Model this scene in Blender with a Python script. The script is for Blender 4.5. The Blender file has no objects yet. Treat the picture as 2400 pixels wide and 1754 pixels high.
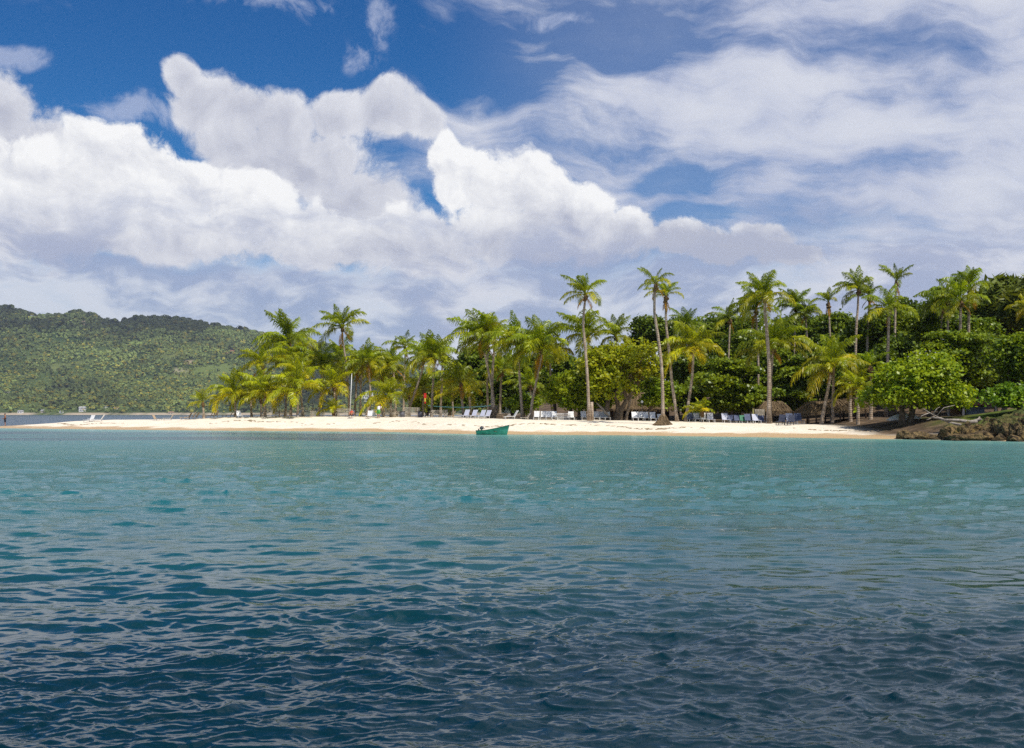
import bpy, math, random
import numpy as np
from mathutils import Vector, Matrix

# ------------------------------------------------------------------ camera, sky, sun, exposure
scene = bpy.context.scene
COL = scene.collection
F = 2400.0          # focal length in pixels of the 2400 wide photograph
CX, HY = 1200.0, 971.0   # principal column, horizon row
CAMH = 1.85

cam_data = bpy.data.cameras.new("camera")
cam = bpy.data.objects.new("camera", cam_data)
COL.objects.link(cam)
cam_data.sensor_fit = 'HORIZONTAL'
cam_data.sensor_width = 36.0
cam_data.lens = 36.0
cam_data.shift_y = (HY - 877.0) / 2400.0
cam_data.clip_start = 0.1
cam_data.clip_end = 30000.0
cam.location = (0, 0, CAMH)
cam.rotation_euler = (math.radians(90), 0, 0)
scene.camera = cam

scene.view_settings.view_transform = 'Standard'
scene.view_settings.look = 'None'
scene.view_settings.exposure = 0.0
scene.view_settings.gamma = 1.0
scene.view_settings.use_curve_mapping = False
scene.cycles.use_denoising = False
scene.cycles.max_bounces = 5
scene.cycles.use_adaptive_sampling = True
scene.cycles.adaptive_threshold = 0.012
scene.cycles.adaptive_min_samples = 12
scene.cycles.transparent_max_bounces = 12
scene.cycles.volume_bounces = 0
scene.cycles.caustics_reflective = False
scene.cycles.caustics_refractive = False
scene.cycles.sample_clamp_indirect = 6.0

SUN_EL = math.radians(60.0)
SUN_AZ = math.radians(140.0)     # clockwise from the view direction (+Y): high, to the right and behind the viewer
sun_data = bpy.data.lights.new("sun", 'SUN')
sun_data.energy = 4.8
sun_data.angle = math.radians(0.53)
sun_data.color = (1.0, 0.95, 0.86)
sun = bpy.data.objects.new("sun", sun_data)
COL.objects.link(sun)
to_sun = Vector((math.sin(SUN_AZ) * math.cos(SUN_EL), math.cos(SUN_AZ) * math.cos(SUN_EL), math.sin(SUN_EL)))
sun.rotation_euler = (-to_sun).to_track_quat('-Z', 'Y').to_euler()
sun.location = (60, 60, 120)


class NT:
    """small helper around a node tree: every method returns an output socket"""
    def __init__(self, tree):
        self.t = tree
        self.n = tree.nodes
        self.l = tree.links

    def node(self, typ, **kw):
        nd = self.n.new(typ)
        for k, v in kw.items():
            setattr(nd, k, v)
        return nd

    def put(self, sock, v):
        if isinstance(v, bpy.types.NodeSocket):
            self.l.new(v, sock)
        elif v is not None:
            if isinstance(v, (tuple, list)) and len(v) == 3 and sock.type == 'RGBA':
                v = (*v, 1.0)
            sock.default_value = v

    def m(self, op, a, b=None, c=None, clamp=False):
        nd = self.node('ShaderNodeMath', operation=op, use_clamp=clamp)
        for i, v in enumerate((a, b, c)):
            if v is not None:
                self.put(nd.inputs[i], v)
        return nd.outputs[0]

    def v(self, op, a, b=None, c=None, scale=None):
        nd = self.node('ShaderNodeVectorMath', operation=op)
        for i, x in enumerate((a, b, c)):
            if x is not None:
                self.put(nd.inputs[i], x)
        if scale is not None:
            self.put(nd.inputs['Scale'], scale)
        return nd.outputs['Value'] if op in ('LENGTH', 'DOT_PRODUCT', 'DISTANCE') else nd.outputs[0]

    def add(self, a, b): return self.m('ADD', a, b)
    def sub(self, a, b): return self.m('SUBTRACT', a, b)
    def mul(self, a, b): return self.m('MULTIPLY', a, b)
    def mx(self, a, b): return self.m('MAXIMUM', a, b)
    def sat(self, a): return self.m('ADD', a, 0.0, clamp=True)

    def ss(self, x, lo, hi, to0=0.0, to1=1.0):
        nd = self.node('ShaderNodeMapRange', interpolation_type='SMOOTHSTEP')
        self.put(nd.inputs['Value'], x)
        self.put(nd.inputs['From Min'], lo)
        self.put(nd.inputs['From Max'], hi)
        self.put(nd.inputs['To Min'], to0)
        self.put(nd.inputs['To Max'], to1)
        return nd.outputs['Result']

    def xyz(self, x, y, z):
        nd = self.node('ShaderNodeCombineXYZ')
        for i, q in enumerate((x, y, z)):
            self.put(nd.inputs[i], q)
        return nd.outputs[0]

    def sep(self, vec):
        nd = self.node('ShaderNodeSeparateXYZ')
        self.put(nd.inputs[0], vec)
        return nd.outputs

    def noise(self, vec, scale, detail=5.0, rough=0.55, dist=0.0, color=False, lac=2.0, typ='FBM', dim='3D'):
        nd = self.node('ShaderNodeTexNoise', noise_type=typ, noise_dimensions=dim)
        self.put(nd.inputs['Vector'], vec)
        self.put(nd.inputs['Scale'], scale)
        self.put(nd.inputs['Detail'], detail)
        self.put(nd.inputs['Roughness'], rough)
        self.put(nd.inputs['Lacunarity'], lac)
        self.put(nd.inputs['Distortion'], dist)
        return nd.outputs['Color'] if color else nd.outputs[0]

    def voro(self, vec, scale, detail=0.0, rough=0.5, feature='F1', smooth=1.0, out='Distance', dim='3D'):
        nd = self.node('ShaderNodeTexVoronoi', feature=feature, voronoi_dimensions=dim)
        self.put(nd.inputs['Vector'], vec)
        self.put(nd.inputs['Scale'], scale)
        self.put(nd.inputs['Detail'], detail)
        self.put(nd.inputs['Roughness'], rough)
        if feature == 'SMOOTH_F1':
            self.put(nd.inputs['Smoothness'], smooth)
        return nd.outputs[out]

    def mix(self, f, a, b, blend='MIX'):
        nd = self.node('ShaderNodeMix', data_type='RGBA', blend_type=blend)
        self.put(nd.inputs[0], f)
        self.put(nd.inputs[6], a)
        self.put(nd.inputs[7], b)
        return nd.outputs[2]

    def mixf(self, f, a, b):
        nd = self.node('ShaderNodeMix', data_type='FLOAT')
        self.put(nd.inputs[0], f)
        self.put(nd.inputs[2], a)
        self.put(nd.inputs[3], b)
        return nd.outputs[0]

    def ramp(self, f, stops, interp='LINEAR'):
        nd = self.node('ShaderNodeValToRGB')
        cr = nd.color_ramp
        cr.interpolation = interp
        while len(cr.elements) < len(stops):
            cr.elements.new(0.5)
        for e, (p, c) in zip(cr.elements, stops):
            e.position = p
            e.color = (*c, 1.0) if len(c) == 3 else c
        self.put(nd.inputs[0], f)
        return nd.outputs[0]


def build_world():
    w = bpy.data.worlds.new("World")
    scene.world = w
    w.use_nodes = True
    w.cycles.sampling_method = 'NONE'      # the overcast-and-blue sky is even enough for plain bounce sampling
    w.node_tree.nodes.clear()
    g = NT(w.node_tree)
    out = g.node('ShaderNodeOutputWorld')
    bg = g.node('ShaderNodeBackground')
    bg.inputs['Strength'].default_value = 0.1
    g.l.new(bg.outputs[0], out.inputs[0])
    sky = g.node('ShaderNodeTexSky', sky_type='NISHITA')
    sky.sun_disc = False
    sky.sun_elevation = SUN_EL
    sky.sun_rotation = SUN_AZ
    sky.air_density = 1.0
    sky.dust_density = 0.2
    sky.ozone_density = 3.0
    sky.altitude = 0.0

    d = g.node('ShaderNodeTexCoord').outputs['Generated']
    dx, dy, dz = g.sep(g.v('NORMALIZE', d))
    az = g.m('ARCTAN2', dx, dy)
    el = g.m('ARCSINE', dz)
    P = g.xyz(az, el, 0.0)

    def n2(vec, scale, detail, rough=0.55, dist=0.0, color=False):
        return g.noise(vec, scale, detail, rough, dist, color, dim='2D')

    def ae(px, py):
        a = math.atan((px - CX) / F)
        return a, math.atan((HY - py) / F * math.cos(a))

    def blob(cx, cy, rx, ry, vec):
        a, e = ae(cx, cy)
        q = g.v('MULTIPLY_ADD', vec, (F / rx, F / ry, 0.0), (-a * F / rx, -e * F / ry, 0.0))
        return g.v('LENGTH', q)

    def blobs(lst, vec, soft=None):
        f = None
        for b in lst:
            v = blob(*b, vec)
            f = v if f is None else (g.m('MINIMUM', f, v) if soft is None else g.m('SMOOTH_MIN', f, v, soft))
        return g.sub(1.0, f)

    # the clear blue
    blue = g.mix(g.ss(el, 0.0, 0.45), (0.19, 0.64, 0.98), (0.045, 0.45, 0.86))
    col = g.mix(1.0, sky.outputs[0], blue, 'MULTIPLY')

    warp = g.v('SUBTRACT', n2(P, 8.0, 3, 0.55, color=True), (0.5, 0.5, 0.5))
    Pw = g.v('MULTIPLY_ADD', warp, (0.055, 0.055, 0.0), P)
    Pj = g.v('MULTIPLY_ADD', warp, (0.07, 0.05, 0.0), P)

    # ---- high thin sheet: streaked, thicker towards the right
    jx, jy, _ = g.sep(Pj)
    tilt = g.m('MULTIPLY_ADD', jx, 0.10, jy)
    c1 = n2(g.xyz(jx, g.mul(tilt, 4.0), 0), 4.6, 8, 0.60)
    c2 = n2(g.xyz(g.add(az, 4.0), g.mul(tilt, 1.7), 0), 5.5, 6, 0.56)
    side = g.add(g.ss(az, -0.34, 0.40), g.mul(g.ss(g.m('ABSOLUTE', az), 1.2, 2.4), 0.5))
    gap = g.mx(blobs(((1430, 70, 300, 130), (1600, 415, 150, 45), (1650, 505, 160, 35), (1150, 150, 300, 110), (600, 130, 520, 130), (250, 230, 300, 90)), Pj), 0.0)
    bright = g.mx(blobs(((1880, 190, 400, 110), (2200, 60, 640, 230), (2150, 270, 480, 90), (2300, 450, 330, 120)), Pj), 0.0)
    sheet = g.add(g.add(g.mul(c1, 0.95), g.mul(c2, 0.55)), g.mul(side, 0.17))
    sheet = g.add(sheet, g.sub(g.mul(bright, 0.22), g.mul(gap, 0.40)))
    sheet = g.sub(sheet, g.mul(g.ss(az, 0.06, -0.26), 0.13))
    a_sheet = g.mx(g.ss(sheet, 0.60, 1.04), g.mul(g.ss(az, -0.10, 0.12), 0.26))
    lav = g.mix(g.ss(g.add(g.mul(c1, 0.6), g.add(g.mul(c2, 0.6), g.mul(bright, 0.22))), 0.52, 0.86), (4.3, 4.8, 6.6), (7.2, 7.4, 8.2))
    col = g.mix(g.mul(a_sheet, 0.94), col, lav)

    # ---- small torn wisps against the blue
    wf = blobs(((620, 10, 170, 45), (700, 30, 80, 40), (880, 60, 50, 100), (50, 140, 75, 28), (830, 125, 60, 60), (1310, 35, 90, 25), (330, 260, 180, 40)), Pj)
    fine = n2(Pj, 24.0, 6, 0.66)
    a_w = g.ss(g.add(g.mul(wf, 0.55), g.mul(g.sub(fine, 0.5), 1.9)), 0.0, 0.62)
    a_w = g.mul(a_w, g.ss(wf, -0.05, 0.35))
    col = g.mix(g.mul(a_w, 0.55), col, (5.6, 6.1, 7.8))

    # ---- heaped clouds
    gn = n2(g.v('MULTIPLY_ADD', Pw, (1.0, 2.1, 0.0), (4.0, 1.0, 0.0)), 2.6, 1)
    out_of_view = g.mul(g.ss(g.m('ABSOLUTE', az), 0.50, 0.62), g.mul(g.ss(el, 0.0, 0.05), g.ss(el, 0.62, 0.20)))
    generic = g.sub(g.mul(g.sub(gn, 0.58), 3.4), g.mul(g.sub(1.0, out_of_view), 3.0))

    def puff(vec, big):
        vo = g.voro(vec, big, 1.0, 0.55, 'F1', dim='2D')
        fb = n2(vec, big * 2.4, 8, 0.70)
        return g.add(g.mul(g.sub(0.40, vo), 0.34), g.mul(g.sub(fb, 0.5), 0.60))

    def heap(lst, big, edge, off):
        pv = g.v('ADD', Pw, (off, 0.0, 0.0))
        f0 = g.mx(blobs(lst, Pw, 0.10), generic)
        p0 = puff(pv, big)
        p1 = puff(g.v('ADD', pv, (0.008, 0.017, 0.0)), big)
        h = g.add(f0, p0)
        return g.ss(h, 0.0, edge), f0, g.sub(p0, p1)

    B = ((430, 190, 48, 60), (480, 250, 100, 80), (560, 275, 110, 70), (660, 290, 110, 95), (790, 260, 110, 65), (900, 255, 140, 72), (985, 265, 60, 62), (700, 380, 230, 135), (840, 470, 170, 120), (560, 330, 150, 80),
         (1000, 600, 200, 90), (15, 270, 95, 110), (60, 380, 200, 140), (600, 390, 180, 100))
    a, f0, rel = heap(B, 18.0, 0.36, 1.3)
    tone = g.sat(g.add(g.m('MULTIPLY_ADD', rel, 1.0, 0.60), g.mul(g.sub(0.35, f0), 0.75)))
    col = g.mix(a, col, g.mix(tone, (5.0, 5.2, 6.2), (8.4, 8.5, 9.0)))

    C = ((270, 370, 150, 85), (180, 430, 220, 110), (420, 440, 230, 85), (560, 450, 150, 75), (60, 480, 230, 140), (640, 540, 220, 85), (820, 580, 260, 90),
         (960, 560, 130, 95), (330, 540, 380, 90), (1045, 340, 55, 75), (1090, 400, 100, 100), (1190, 440, 170, 100), (1310, 490, 170, 90),
         (1240, 550, 280, 90), (1470, 535, 110, 70), (1570, 575, 150, 60), (1690, 600, 170, 55), (1785, 580, 110, 62), (1880, 620, 120, 45))
    a, f0, rel = heap(C, 21.0, 0.25, 4.1)
    low = g.ss(el, ae(600, 640)[1], ae(600, 440)[1])
    tone = g.add(g.m('MULTIPLY_ADD', rel, 1.05, 0.66), g.m('MULTIPLY_ADD', low, 0.75, -0.48))
    tone = g.add(tone, g.mul(g.sub(0.30, f0), 0.30))
    tone = g.add(tone, g.add(g.mul(g.ss(az, 0.0, 0.26), -0.22), g.mul(g.sub(c2, 0.5), 1.5)))
    col = g.mix(a, col, g.mix(g.sat(tone), (4.7, 4.95, 6.1), (9.8, 9.8, 9.85)))

    # ---- low stratus towards the horizon
    wy = g.sep(Pw)[1]
    st = n2(g.xyz(g.add(az, 2.0), g.mul(wy, 2.6), 0), 9.0, 7, 0.60)
    st2 = n2(g.xyz(g.add(az, 6.0), g.mul(wy, 6.0), 0), 4.0, 4, 0.55)
    lowm = g.ss(g.m('MULTIPLY_ADD', g.sub(st, 0.5), 0.16, el), ae(600, 440)[1], ae(600, 680)[1])
    lowm = g.mul(lowm, g.sub(1.0, g.mul(a, g.mul(g.ss(az, 0.0, 0.2), 0.6))))
    cl = g.mix(g.ss(g.add(g.mul(st, 0.55), g.mul(st2, 0.45)), 0.43, 0.58), (4.0, 4.5, 6.2), (7.7, 7.8, 8.4))
    col = g.mix(g.mul(lowm, 0.86), col, cl)
    g.put(bg.inputs['Color'], col)


build_world()


# ------------------------------------------------------------------ helpers
rng = np.random.default_rng(7)
random.seed(7)


def px2w(px, py, d):
    """point seen at photo pixel (px, py) standing d metres away along +Y"""
    return Vector(((px - CX) / F * d, d, CAMH - (py - HY) / F * d))


def sstep(a, b, x):
    t = np.clip((np.asarray(x, float) - a) / (b - a), 0, 1)
    return t * t * (3 - 2 * t)


def vnoise(x, y, seed=0):
    """smooth value noise in numpy"""
    x = np.asarray(x, float); y = np.asarray(y, float)
    xi = np.floor(x).astype(np.int64); yi = np.floor(y).astype(np.int64)
    xf = x - xi; yf = y - yi
    u = xf * xf * (3 - 2 * xf); v = yf * yf * (3 - 2 * yf)
    def h(a, b):
        n = (a * 374761393 + b * 668265263 + seed * 974711) & 0x7fffffff
        n = ((n ^ (n >> 13)) * 1274126177) & 0x7fffffff
        return ((n ^ (n >> 16)) & 0xffff) / 65535.0
    return (h(xi, yi) * (1 - u) + h(xi + 1, yi) * u) * (1 - v) + (h(xi, yi + 1) * (1 - u) + h(xi + 1, yi + 1) * u) * v


def fbm(x, y, oct=4, seed=0):
    s = 0; a = 0.5; f = 1.0
    for i in range(oct):
        s = s + a * (vnoise(x * f, y * f, seed + i * 17) - 0.5)
        a *= 0.5; f *= 2.03
    return s


def tag(o, label=None, cat=None, group=None, kind=None):
    if label: o["label"] = label
    if cat: o["category"] = cat
    if group: o["group"] = group
    if kind: o["kind"] = kind
    return o


def mesh_np(name, verts, faces, smooth=False):
    """verts (N,3); faces (M,k) array or a list of arrays with different k"""
    me = bpy.data.meshes.new(name)
    verts = np.ascontiguousarray(verts, np.float32)
    fl = faces if isinstance(faces, list) else [faces]
    fl = [np.ascontiguousarray(f, np.int32) for f in fl if len(f)]
    nl = sum(f.size for f in fl); nf = sum(len(f) for f in fl)
    me.vertices.add(len(verts)); me.vertices.foreach_set("co", verts.ravel())
    me.loops.add(nl); me.polygons.add(nf)
    me.loops.foreach_set("vertex_index", np.concatenate([f.ravel() for f in fl]))
    starts = []; tot = 0
    for f in fl:
        starts.append(np.arange(len(f), dtype=np.int32) * f.shape[1] + tot); tot += f.size
    me.polygons.foreach_set("loop_start", np.concatenate(starts))
    if smooth:
        me.polygons.foreach_set("use_smooth", np.ones(nf, bool))
    me.update(calc_edges=True)
    return me


def obj(name, me, mat=None, parent=None, loc=None):
    o = bpy.data.objects.new(name, me)
    COL.objects.link(o)
    if mat is not None and me is not None and len(me.materials) == 0:
        me.materials.append(mat)
    if parent is not None:
        o.parent = parent
    if loc is not None:
        o.location = loc
    return o


def empty(name, loc=(0, 0, 0), rz=0.0):
    o = bpy.data.objects.new(name, None)
    COL.objects.link(o)
    o.empty_display_size = 0.3
    o.location = loc
    o.rotation_euler = (0, 0, rz)
    return o


class MB:
    """collects simple shapes into one mesh"""
    def __init__(self):
        self.v = []; self.f = []

    def add(self, vs, fs):
        b = len(self.v)
        self.v += [tuple(p) for p in vs]
        self.f += [tuple(i + b for i in q) for q in fs]
        return self

    def box(self, c, s, M=None, taper=1.0):
        x, y, z = s[0] / 2, s[1] / 2, s[2] / 2
        vs = [(-x, -y, -z), (x, -y, -z), (x, y, -z), (-x, y, -z), (-x * taper, -y * taper, z), (x * taper, -y * taper, z), (x * taper, y * taper, z), (-x * taper, y * taper, z)]
        if M is not None:
            vs = [M @ Vector(p) for p in vs]
        vs = [(p[0] + c[0], p[1] + c[1], p[2] + c[2]) for p in vs]
        return self.add(vs, [(0, 3, 2, 1), (4, 5, 6, 7), (0, 1, 5, 4), (1, 2, 6, 5), (2, 3, 7, 6), (3, 0, 4, 7)])

    def tube(self, pts, radii, n=7, cap=True, jitter=0.0):
        pts = [Vector(p) for p in pts]
        rings = []
        vs = []
        for i, p in enumerate(pts):
            t = (pts[min(i + 1, len(pts) - 1)] - pts[max(i - 1, 0)])
            if t.length < 1e-6: t = Vector((0, 0, 1))
            t.normalize()
            a = Vector((1, 0, 0)) if abs(t.x) < 0.8 else Vector((0, 1, 0))
            u = t.cross(a).normalized(); w = t.cross(u).normalized()
            for k in range(n):
                an = 2 * math.pi * k / n
                r = radii[i] * (1 + jitter * (random.random() - 0.5))
                vs.append(p + (u * math.cos(an) + w * math.sin(an)) * r)
        fs = []
        for i in range(len(pts) - 1):
            for k in range(n):
                k2 = (k + 1) % n
                fs.append((i * n + k, i * n + k2, (i + 1) * n + k2, (i + 1) * n + k))
        if cap:
            fs.append(tuple(range(n - 1, -1, -1)))
            fs.append(tuple((len(pts) - 1) * n + k for k in range(n)))
        return self.add(vs, fs)

    def lathe(self, prof, n=16, c=(0, 0, 0)):
        vs = []
        for r, z in prof:
            for k in range(n):
                a = 2 * math.pi * k / n
                vs.append((c[0] + r * math.cos(a), c[1] + r * math.sin(a), c[2] + z))
        fs = []
        for i in range(len(prof) - 1):
            for k in range(n):
                k2 = (k + 1) % n
                fs.append((i * n + k, i * n + k2, (i + 1) * n + k2, (i + 1) * n + k))
        fs.append(tuple(range(n - 1, -1, -1)))
        fs.append(tuple((len(prof) - 1) * n + k for k in range(n)))
        return self.add(vs, fs)

    def mesh(self, name, smooth=False):
        me = bpy.data.meshes.new(name)
        me.from_pydata(self.v, [], self.f)
        if smooth:
            me.polygons.foreach_set("use_smooth", np.ones(len(me.polygons), bool))
        me.update()
        return me

    def build(self, name, mat, parent=None, smooth=False, loc=None):
        return obj(name, self.mesh(name, smooth), mat, parent, loc)


# ------------------------------------------------------------------ materials
def material(name):
    m = bpy.data.materials.new(name)
    m.use_nodes = True
    m.node_tree.nodes.clear()
    g = NT(m.node_tree)
    out = g.node('ShaderNodeOutputMaterial')
    return m, g, out


def principled(g, color, rough=0.6, spec=0.4, normal=None, **kw):
    p = g.node('ShaderNodeBsdfPrincipled')
    g.put(p.inputs['Base Color'], color)
    g.put(p.inputs['Roughness'], rough)
    g.put(p.inputs['Specular IOR Level'], spec)
    if normal is not None:
        g.put(p.inputs['Normal'], normal)
    for k, v in kw.items():
        g.put(p.inputs[k], v)
    return p


def bump(g, h, strength=0.4, dist=0.02):
    b = g.node('ShaderNodeBump')
    g.put(b.inputs['Height'], h)
    g.put(b.inputs['Strength'], strength)
    g.put(b.inputs['Distance'], dist)
    return b.outputs[0]


def simple_mat(name, c1, c2=None, scale=6.0, rough=0.6, spec=0.3, bumpd=0.0, detail=5, coord='Object'):
    """two-tone weathered surface"""
    m, g, out = material(name)
    tc = g.node('ShaderNodeTexCoord').outputs[coord]
    if c2 is None:
        c2 = tuple(x * 0.72 for x in c1)
    n = g.noise(tc, scale, detail, 0.6)
    c = g.mix(g.ss(n, 0.36, 0.66), c2, c1)
    nm = bump(g, n, 0.5, bumpd) if bumpd else None
    p = principled(g, c, rough, spec, nm)
    g.l.new(p.outputs[0], out.inputs[0])
    return m


def leaf_mat(name, c_a, c_b, trans=0.42, rough=0.42, use_obj=True, nscale=1.2, spec=0.3, attr=None):
    """foliage: two greens varied in space, object tint, light shining through"""
    m, g, out = material(name)
    geo = g.node('ShaderNodeNewGeometry')
    oi = g.node('ShaderNodeObjectInfo')
    n = g.noise(geo.outputs['Position'], nscale, 3, 0.6)
    n2 = g.noise(geo.outputs['Position'], nscale * 7, 1, 0.5)
    f = g.sat(g.add(g.mul(n, 1.0), g.mul(g.sub(n2, 0.5), 0.9)))
    c = g.mix(g.ss(f, 0.28, 0.72), c_a, c_b)
    if use_obj:
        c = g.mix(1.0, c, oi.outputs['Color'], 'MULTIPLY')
    if attr:
        at = g.node('ShaderNodeAttribute', attribute_name=attr)
        c = g.mix(1.0, c, at.outputs['Color'], 'MULTIPLY')
    p = principled(g, c, rough, spec)
    t = g.node('ShaderNodeBsdfTranslucent')
    g.put(t.inputs['Color'], g.mix(1.0, c, (1.25, 1.15, 0.55), 'MULTIPLY'))
    mx = g.node('ShaderNodeMixShader')
    mx.inputs[0].default_value = trans
    g.l.new(p.outputs[0], mx.inputs[1]); g.l.new(t.outputs[0], mx.inputs[2])
    g.l.new(mx.outputs[0], out.inputs[0])
    return m


M = {}
M['frond'] = leaf_mat('palm_leaf', (0.205, 0.262, 0.007), (0.48, 0.475, 0.011), 0.45, 0.34, spec=0.4)
M['grape'] = leaf_mat('sea_grape_leaf', (0.20, 0.27, 0.008), (0.46, 0.46, 0.014), 0.38, 0.40, nscale=0.8)
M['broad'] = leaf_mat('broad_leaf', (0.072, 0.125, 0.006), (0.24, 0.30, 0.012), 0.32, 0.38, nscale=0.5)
M['pine'] = leaf_mat('casuarina_needle', (0.085, 0.125, 0.015), (0.18, 0.22, 0.024), 0.30, 0.5, nscale=0.5)
M['bark'] = simple_mat('bark', (0.20, 0.155, 0.11), (0.10, 0.075, 0.05), 5.0, 0.85, 0.15, 0.03)
M['driftwood'] = simple_mat('driftwood', (0.38, 0.34, 0.29), (0.22, 0.18, 0.14), 9.0, 0.8, 0.2, 0.02)
M['thatch'] = simple_mat('thatch', (0.30, 0.215, 0.125), (0.13, 0.09, 0.05), 14.0, 0.9, 0.1, 0.03)
M['boot'] = simple_mat('palm_boot_fibre', (0.26, 0.17, 0.075), (0.09, 0.05, 0.025), 12.0, 0.85, 0.15, 0.02)
M['white_plastic'] = simple_mat('white_plastic', (0.80, 0.80, 0.80), (0.62, 0.61, 0.58), 5.0, 0.45, 0.4)
M['old_white'] = simple_mat('weathered_white', (0.66, 0.61, 0.52), (0.42, 0.36, 0.28), 7.0, 0.7, 0.25)
M['tan_sling'] = simple_mat('tan_sling', (0.50, 0.39, 0.27), (0.36, 0.27, 0.18), 7.0, 0.75, 0.2)
M['blue_sling'] = simple_mat('blue_sling', (0.10, 0.125, 0.21), (0.06, 0.075, 0.14), 8.0, 0.65, 0.3)
M['lavender'] = simple_mat('pale_lavender_sling', (0.62, 0.63, 0.72), (0.48, 0.49, 0.58), 7.0, 0.6, 0.3)
M['green_sling'] = simple_mat('green_sling', (0.05, 0.24, 0.12), (0.03, 0.15, 0.08), 8.0, 0.6, 0.3)
M['wood'] = simple_mat('wood', (0.24, 0.155, 0.09), (0.12, 0.075, 0.045), 6.0, 0.8, 0.2, 0.01)
M['dark_wood'] = simple_mat('dark_wood', (0.10, 0.065, 0.045), (0.05, 0.034, 0.025), 6.0, 0.8, 0.2)
M['dark_metal'] = simple_mat('dark_metal', (0.05, 0.05, 0.055), (0.03, 0.03, 0.035), 12.0, 0.4, 0.5)
M['grey_bin'] = simple_mat('grey_bin', (0.12, 0.12, 0.14), (0.08, 0.08, 0.095), 8.0, 0.55, 0.4)


# palm trunk: rings and grey-brown weathering
def trunk_mat():
    m, g, out = material('palm_trunk')
    tc = g.node('ShaderNodeTexCoord').outputs['Object']
    x, y, z = g.sep(tc)
    n = g.noise(tc, 3.0, 5, 0.6)
    ring = g.m('SINE', g.add(g.mul(z, 34.0), g.mul(n, 6.0)))
    c = g.mix(g.ss(n, 0.35, 0.68), (0.29, 0.215, 0.15), (0.50, 0.41, 0.32))
    c = g.mix(g.mul(g.ss(ring, 0.2, 1.0), 0.30), c, (0.18, 0.13, 0.09))
    p = principled(g, c, 0.85, 0.15, bump(g, ring, 0.5, 0.015))
    g.l.new(p.outputs[0], out.inputs[0])
    return m
M['trunk'] = trunk_mat()


# ------------------------------------------------------------------ the island: shape
SX = np.array([-260, -110, -84, -74, -60, -39.5, -25, -12.2, -5.6, 0, 9.4, 17.6, 26, 32, 34, 38, 46, 60, 120.])
SY = np.array([190, 158, 146, 139, 130.6, 118.5, 112.3, 106.5, 97.5, 93.6, 90.6, 84.8, 78.0, 72.9, 69.5, 66, 60, 52, 30.])
BX = np.array([-300, -110, -84, -74, -66, -60, -50, -40, -25, -12, -4, 2, 10, 200.])
BY = np.array([150, 153, 147, 146, 148, 151, 152, 151, 153, 157, 168, 210, 330, 330.])
HX = np.array([-300, -90, -80, -72, -66, -60, -44, -39, -34, -25, -8, 0, 13, 23, 32, 60.])
HZ = np.array([0.02, 0.03, 0.28, 0.42, 0.72, 1.05, 1.12, 1.40, 1.50, 1.52, 1.46, 1.30, 1.14, 0.94, 0.86, 1.2])


def ground(X, Y):
    X = np.asarray(X, float); Y = np.asarray(Y, float)
    wob = 0.9 * fbm(X * 0.13, X * 0 + 3.3, 3, 5)
    s = Y - np.interp(X, SX, SY) - wob
    b = np.interp(X, BX, BY) - Y
    berm = np.interp(X, HX, HZ)
    p = np.interp(s, [-200, -96, -76, -30, -12, -4, 0, 2.5, 5, 8, 11, 15, 30], [-16, -9.2, -6.2, -2.2, -.9, -.28, 0, .17, .34, .60, .84, 1.0, 1.04])
    q = np.interp(b, [-80, -12, 0, 5, 12], [-6, -1.2, 0, .6, 1.3])
    z = np.where(p > 0, p * berm, p)
    z = np.minimum(z, np.where(q > 0, q * np.maximum(berm, 0.3), q))
    hill = sstep(-8, 16, X) * sstep(38, 105, s) * (5.2 + 3.0 * sstep(15, 60, X)) * sstep(0, 60, b)
    hill = hill + 1.35 * np.exp(-(((X - 45.5) / 6.0) ** 2 + ((Y - 82) / 8.0) ** 2))   # grass bank at the point
    hill = hill + 0.55 * sstep(29, 34, X) * sstep(2.5, 6.0, s)                       # rocky ledge
    z = z + hill * (p > 0)
    z = z + np.where(p > 0, 1, 0.3) * 0.10 * fbm(X * 0.5, Y * 0.5, 3, 9) * sstep(2, 12, s)
    return z


def gz(x, y):
    return float(ground(np.array([x]), np.array([y]))[0])


def on_ground(px, d, dz=0.0):
    x = (px - CX) / F * d
    return Vector((x, d, gz(x, d) + dz))


# ------------------------------------------------------------------ ground
def grid(xs, ys):
    X, Y = np.meshgrid(xs, ys)
    ny, nx = X.shape
    idx = np.arange(ny * nx).reshape(ny, nx)
    q = np.stack([idx[:-1, :-1], idx[:-1, 1:], idx[1:, 1:], idx[1:, :-1]], -1).reshape(-1, 4)
    return X, Y, q


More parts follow.
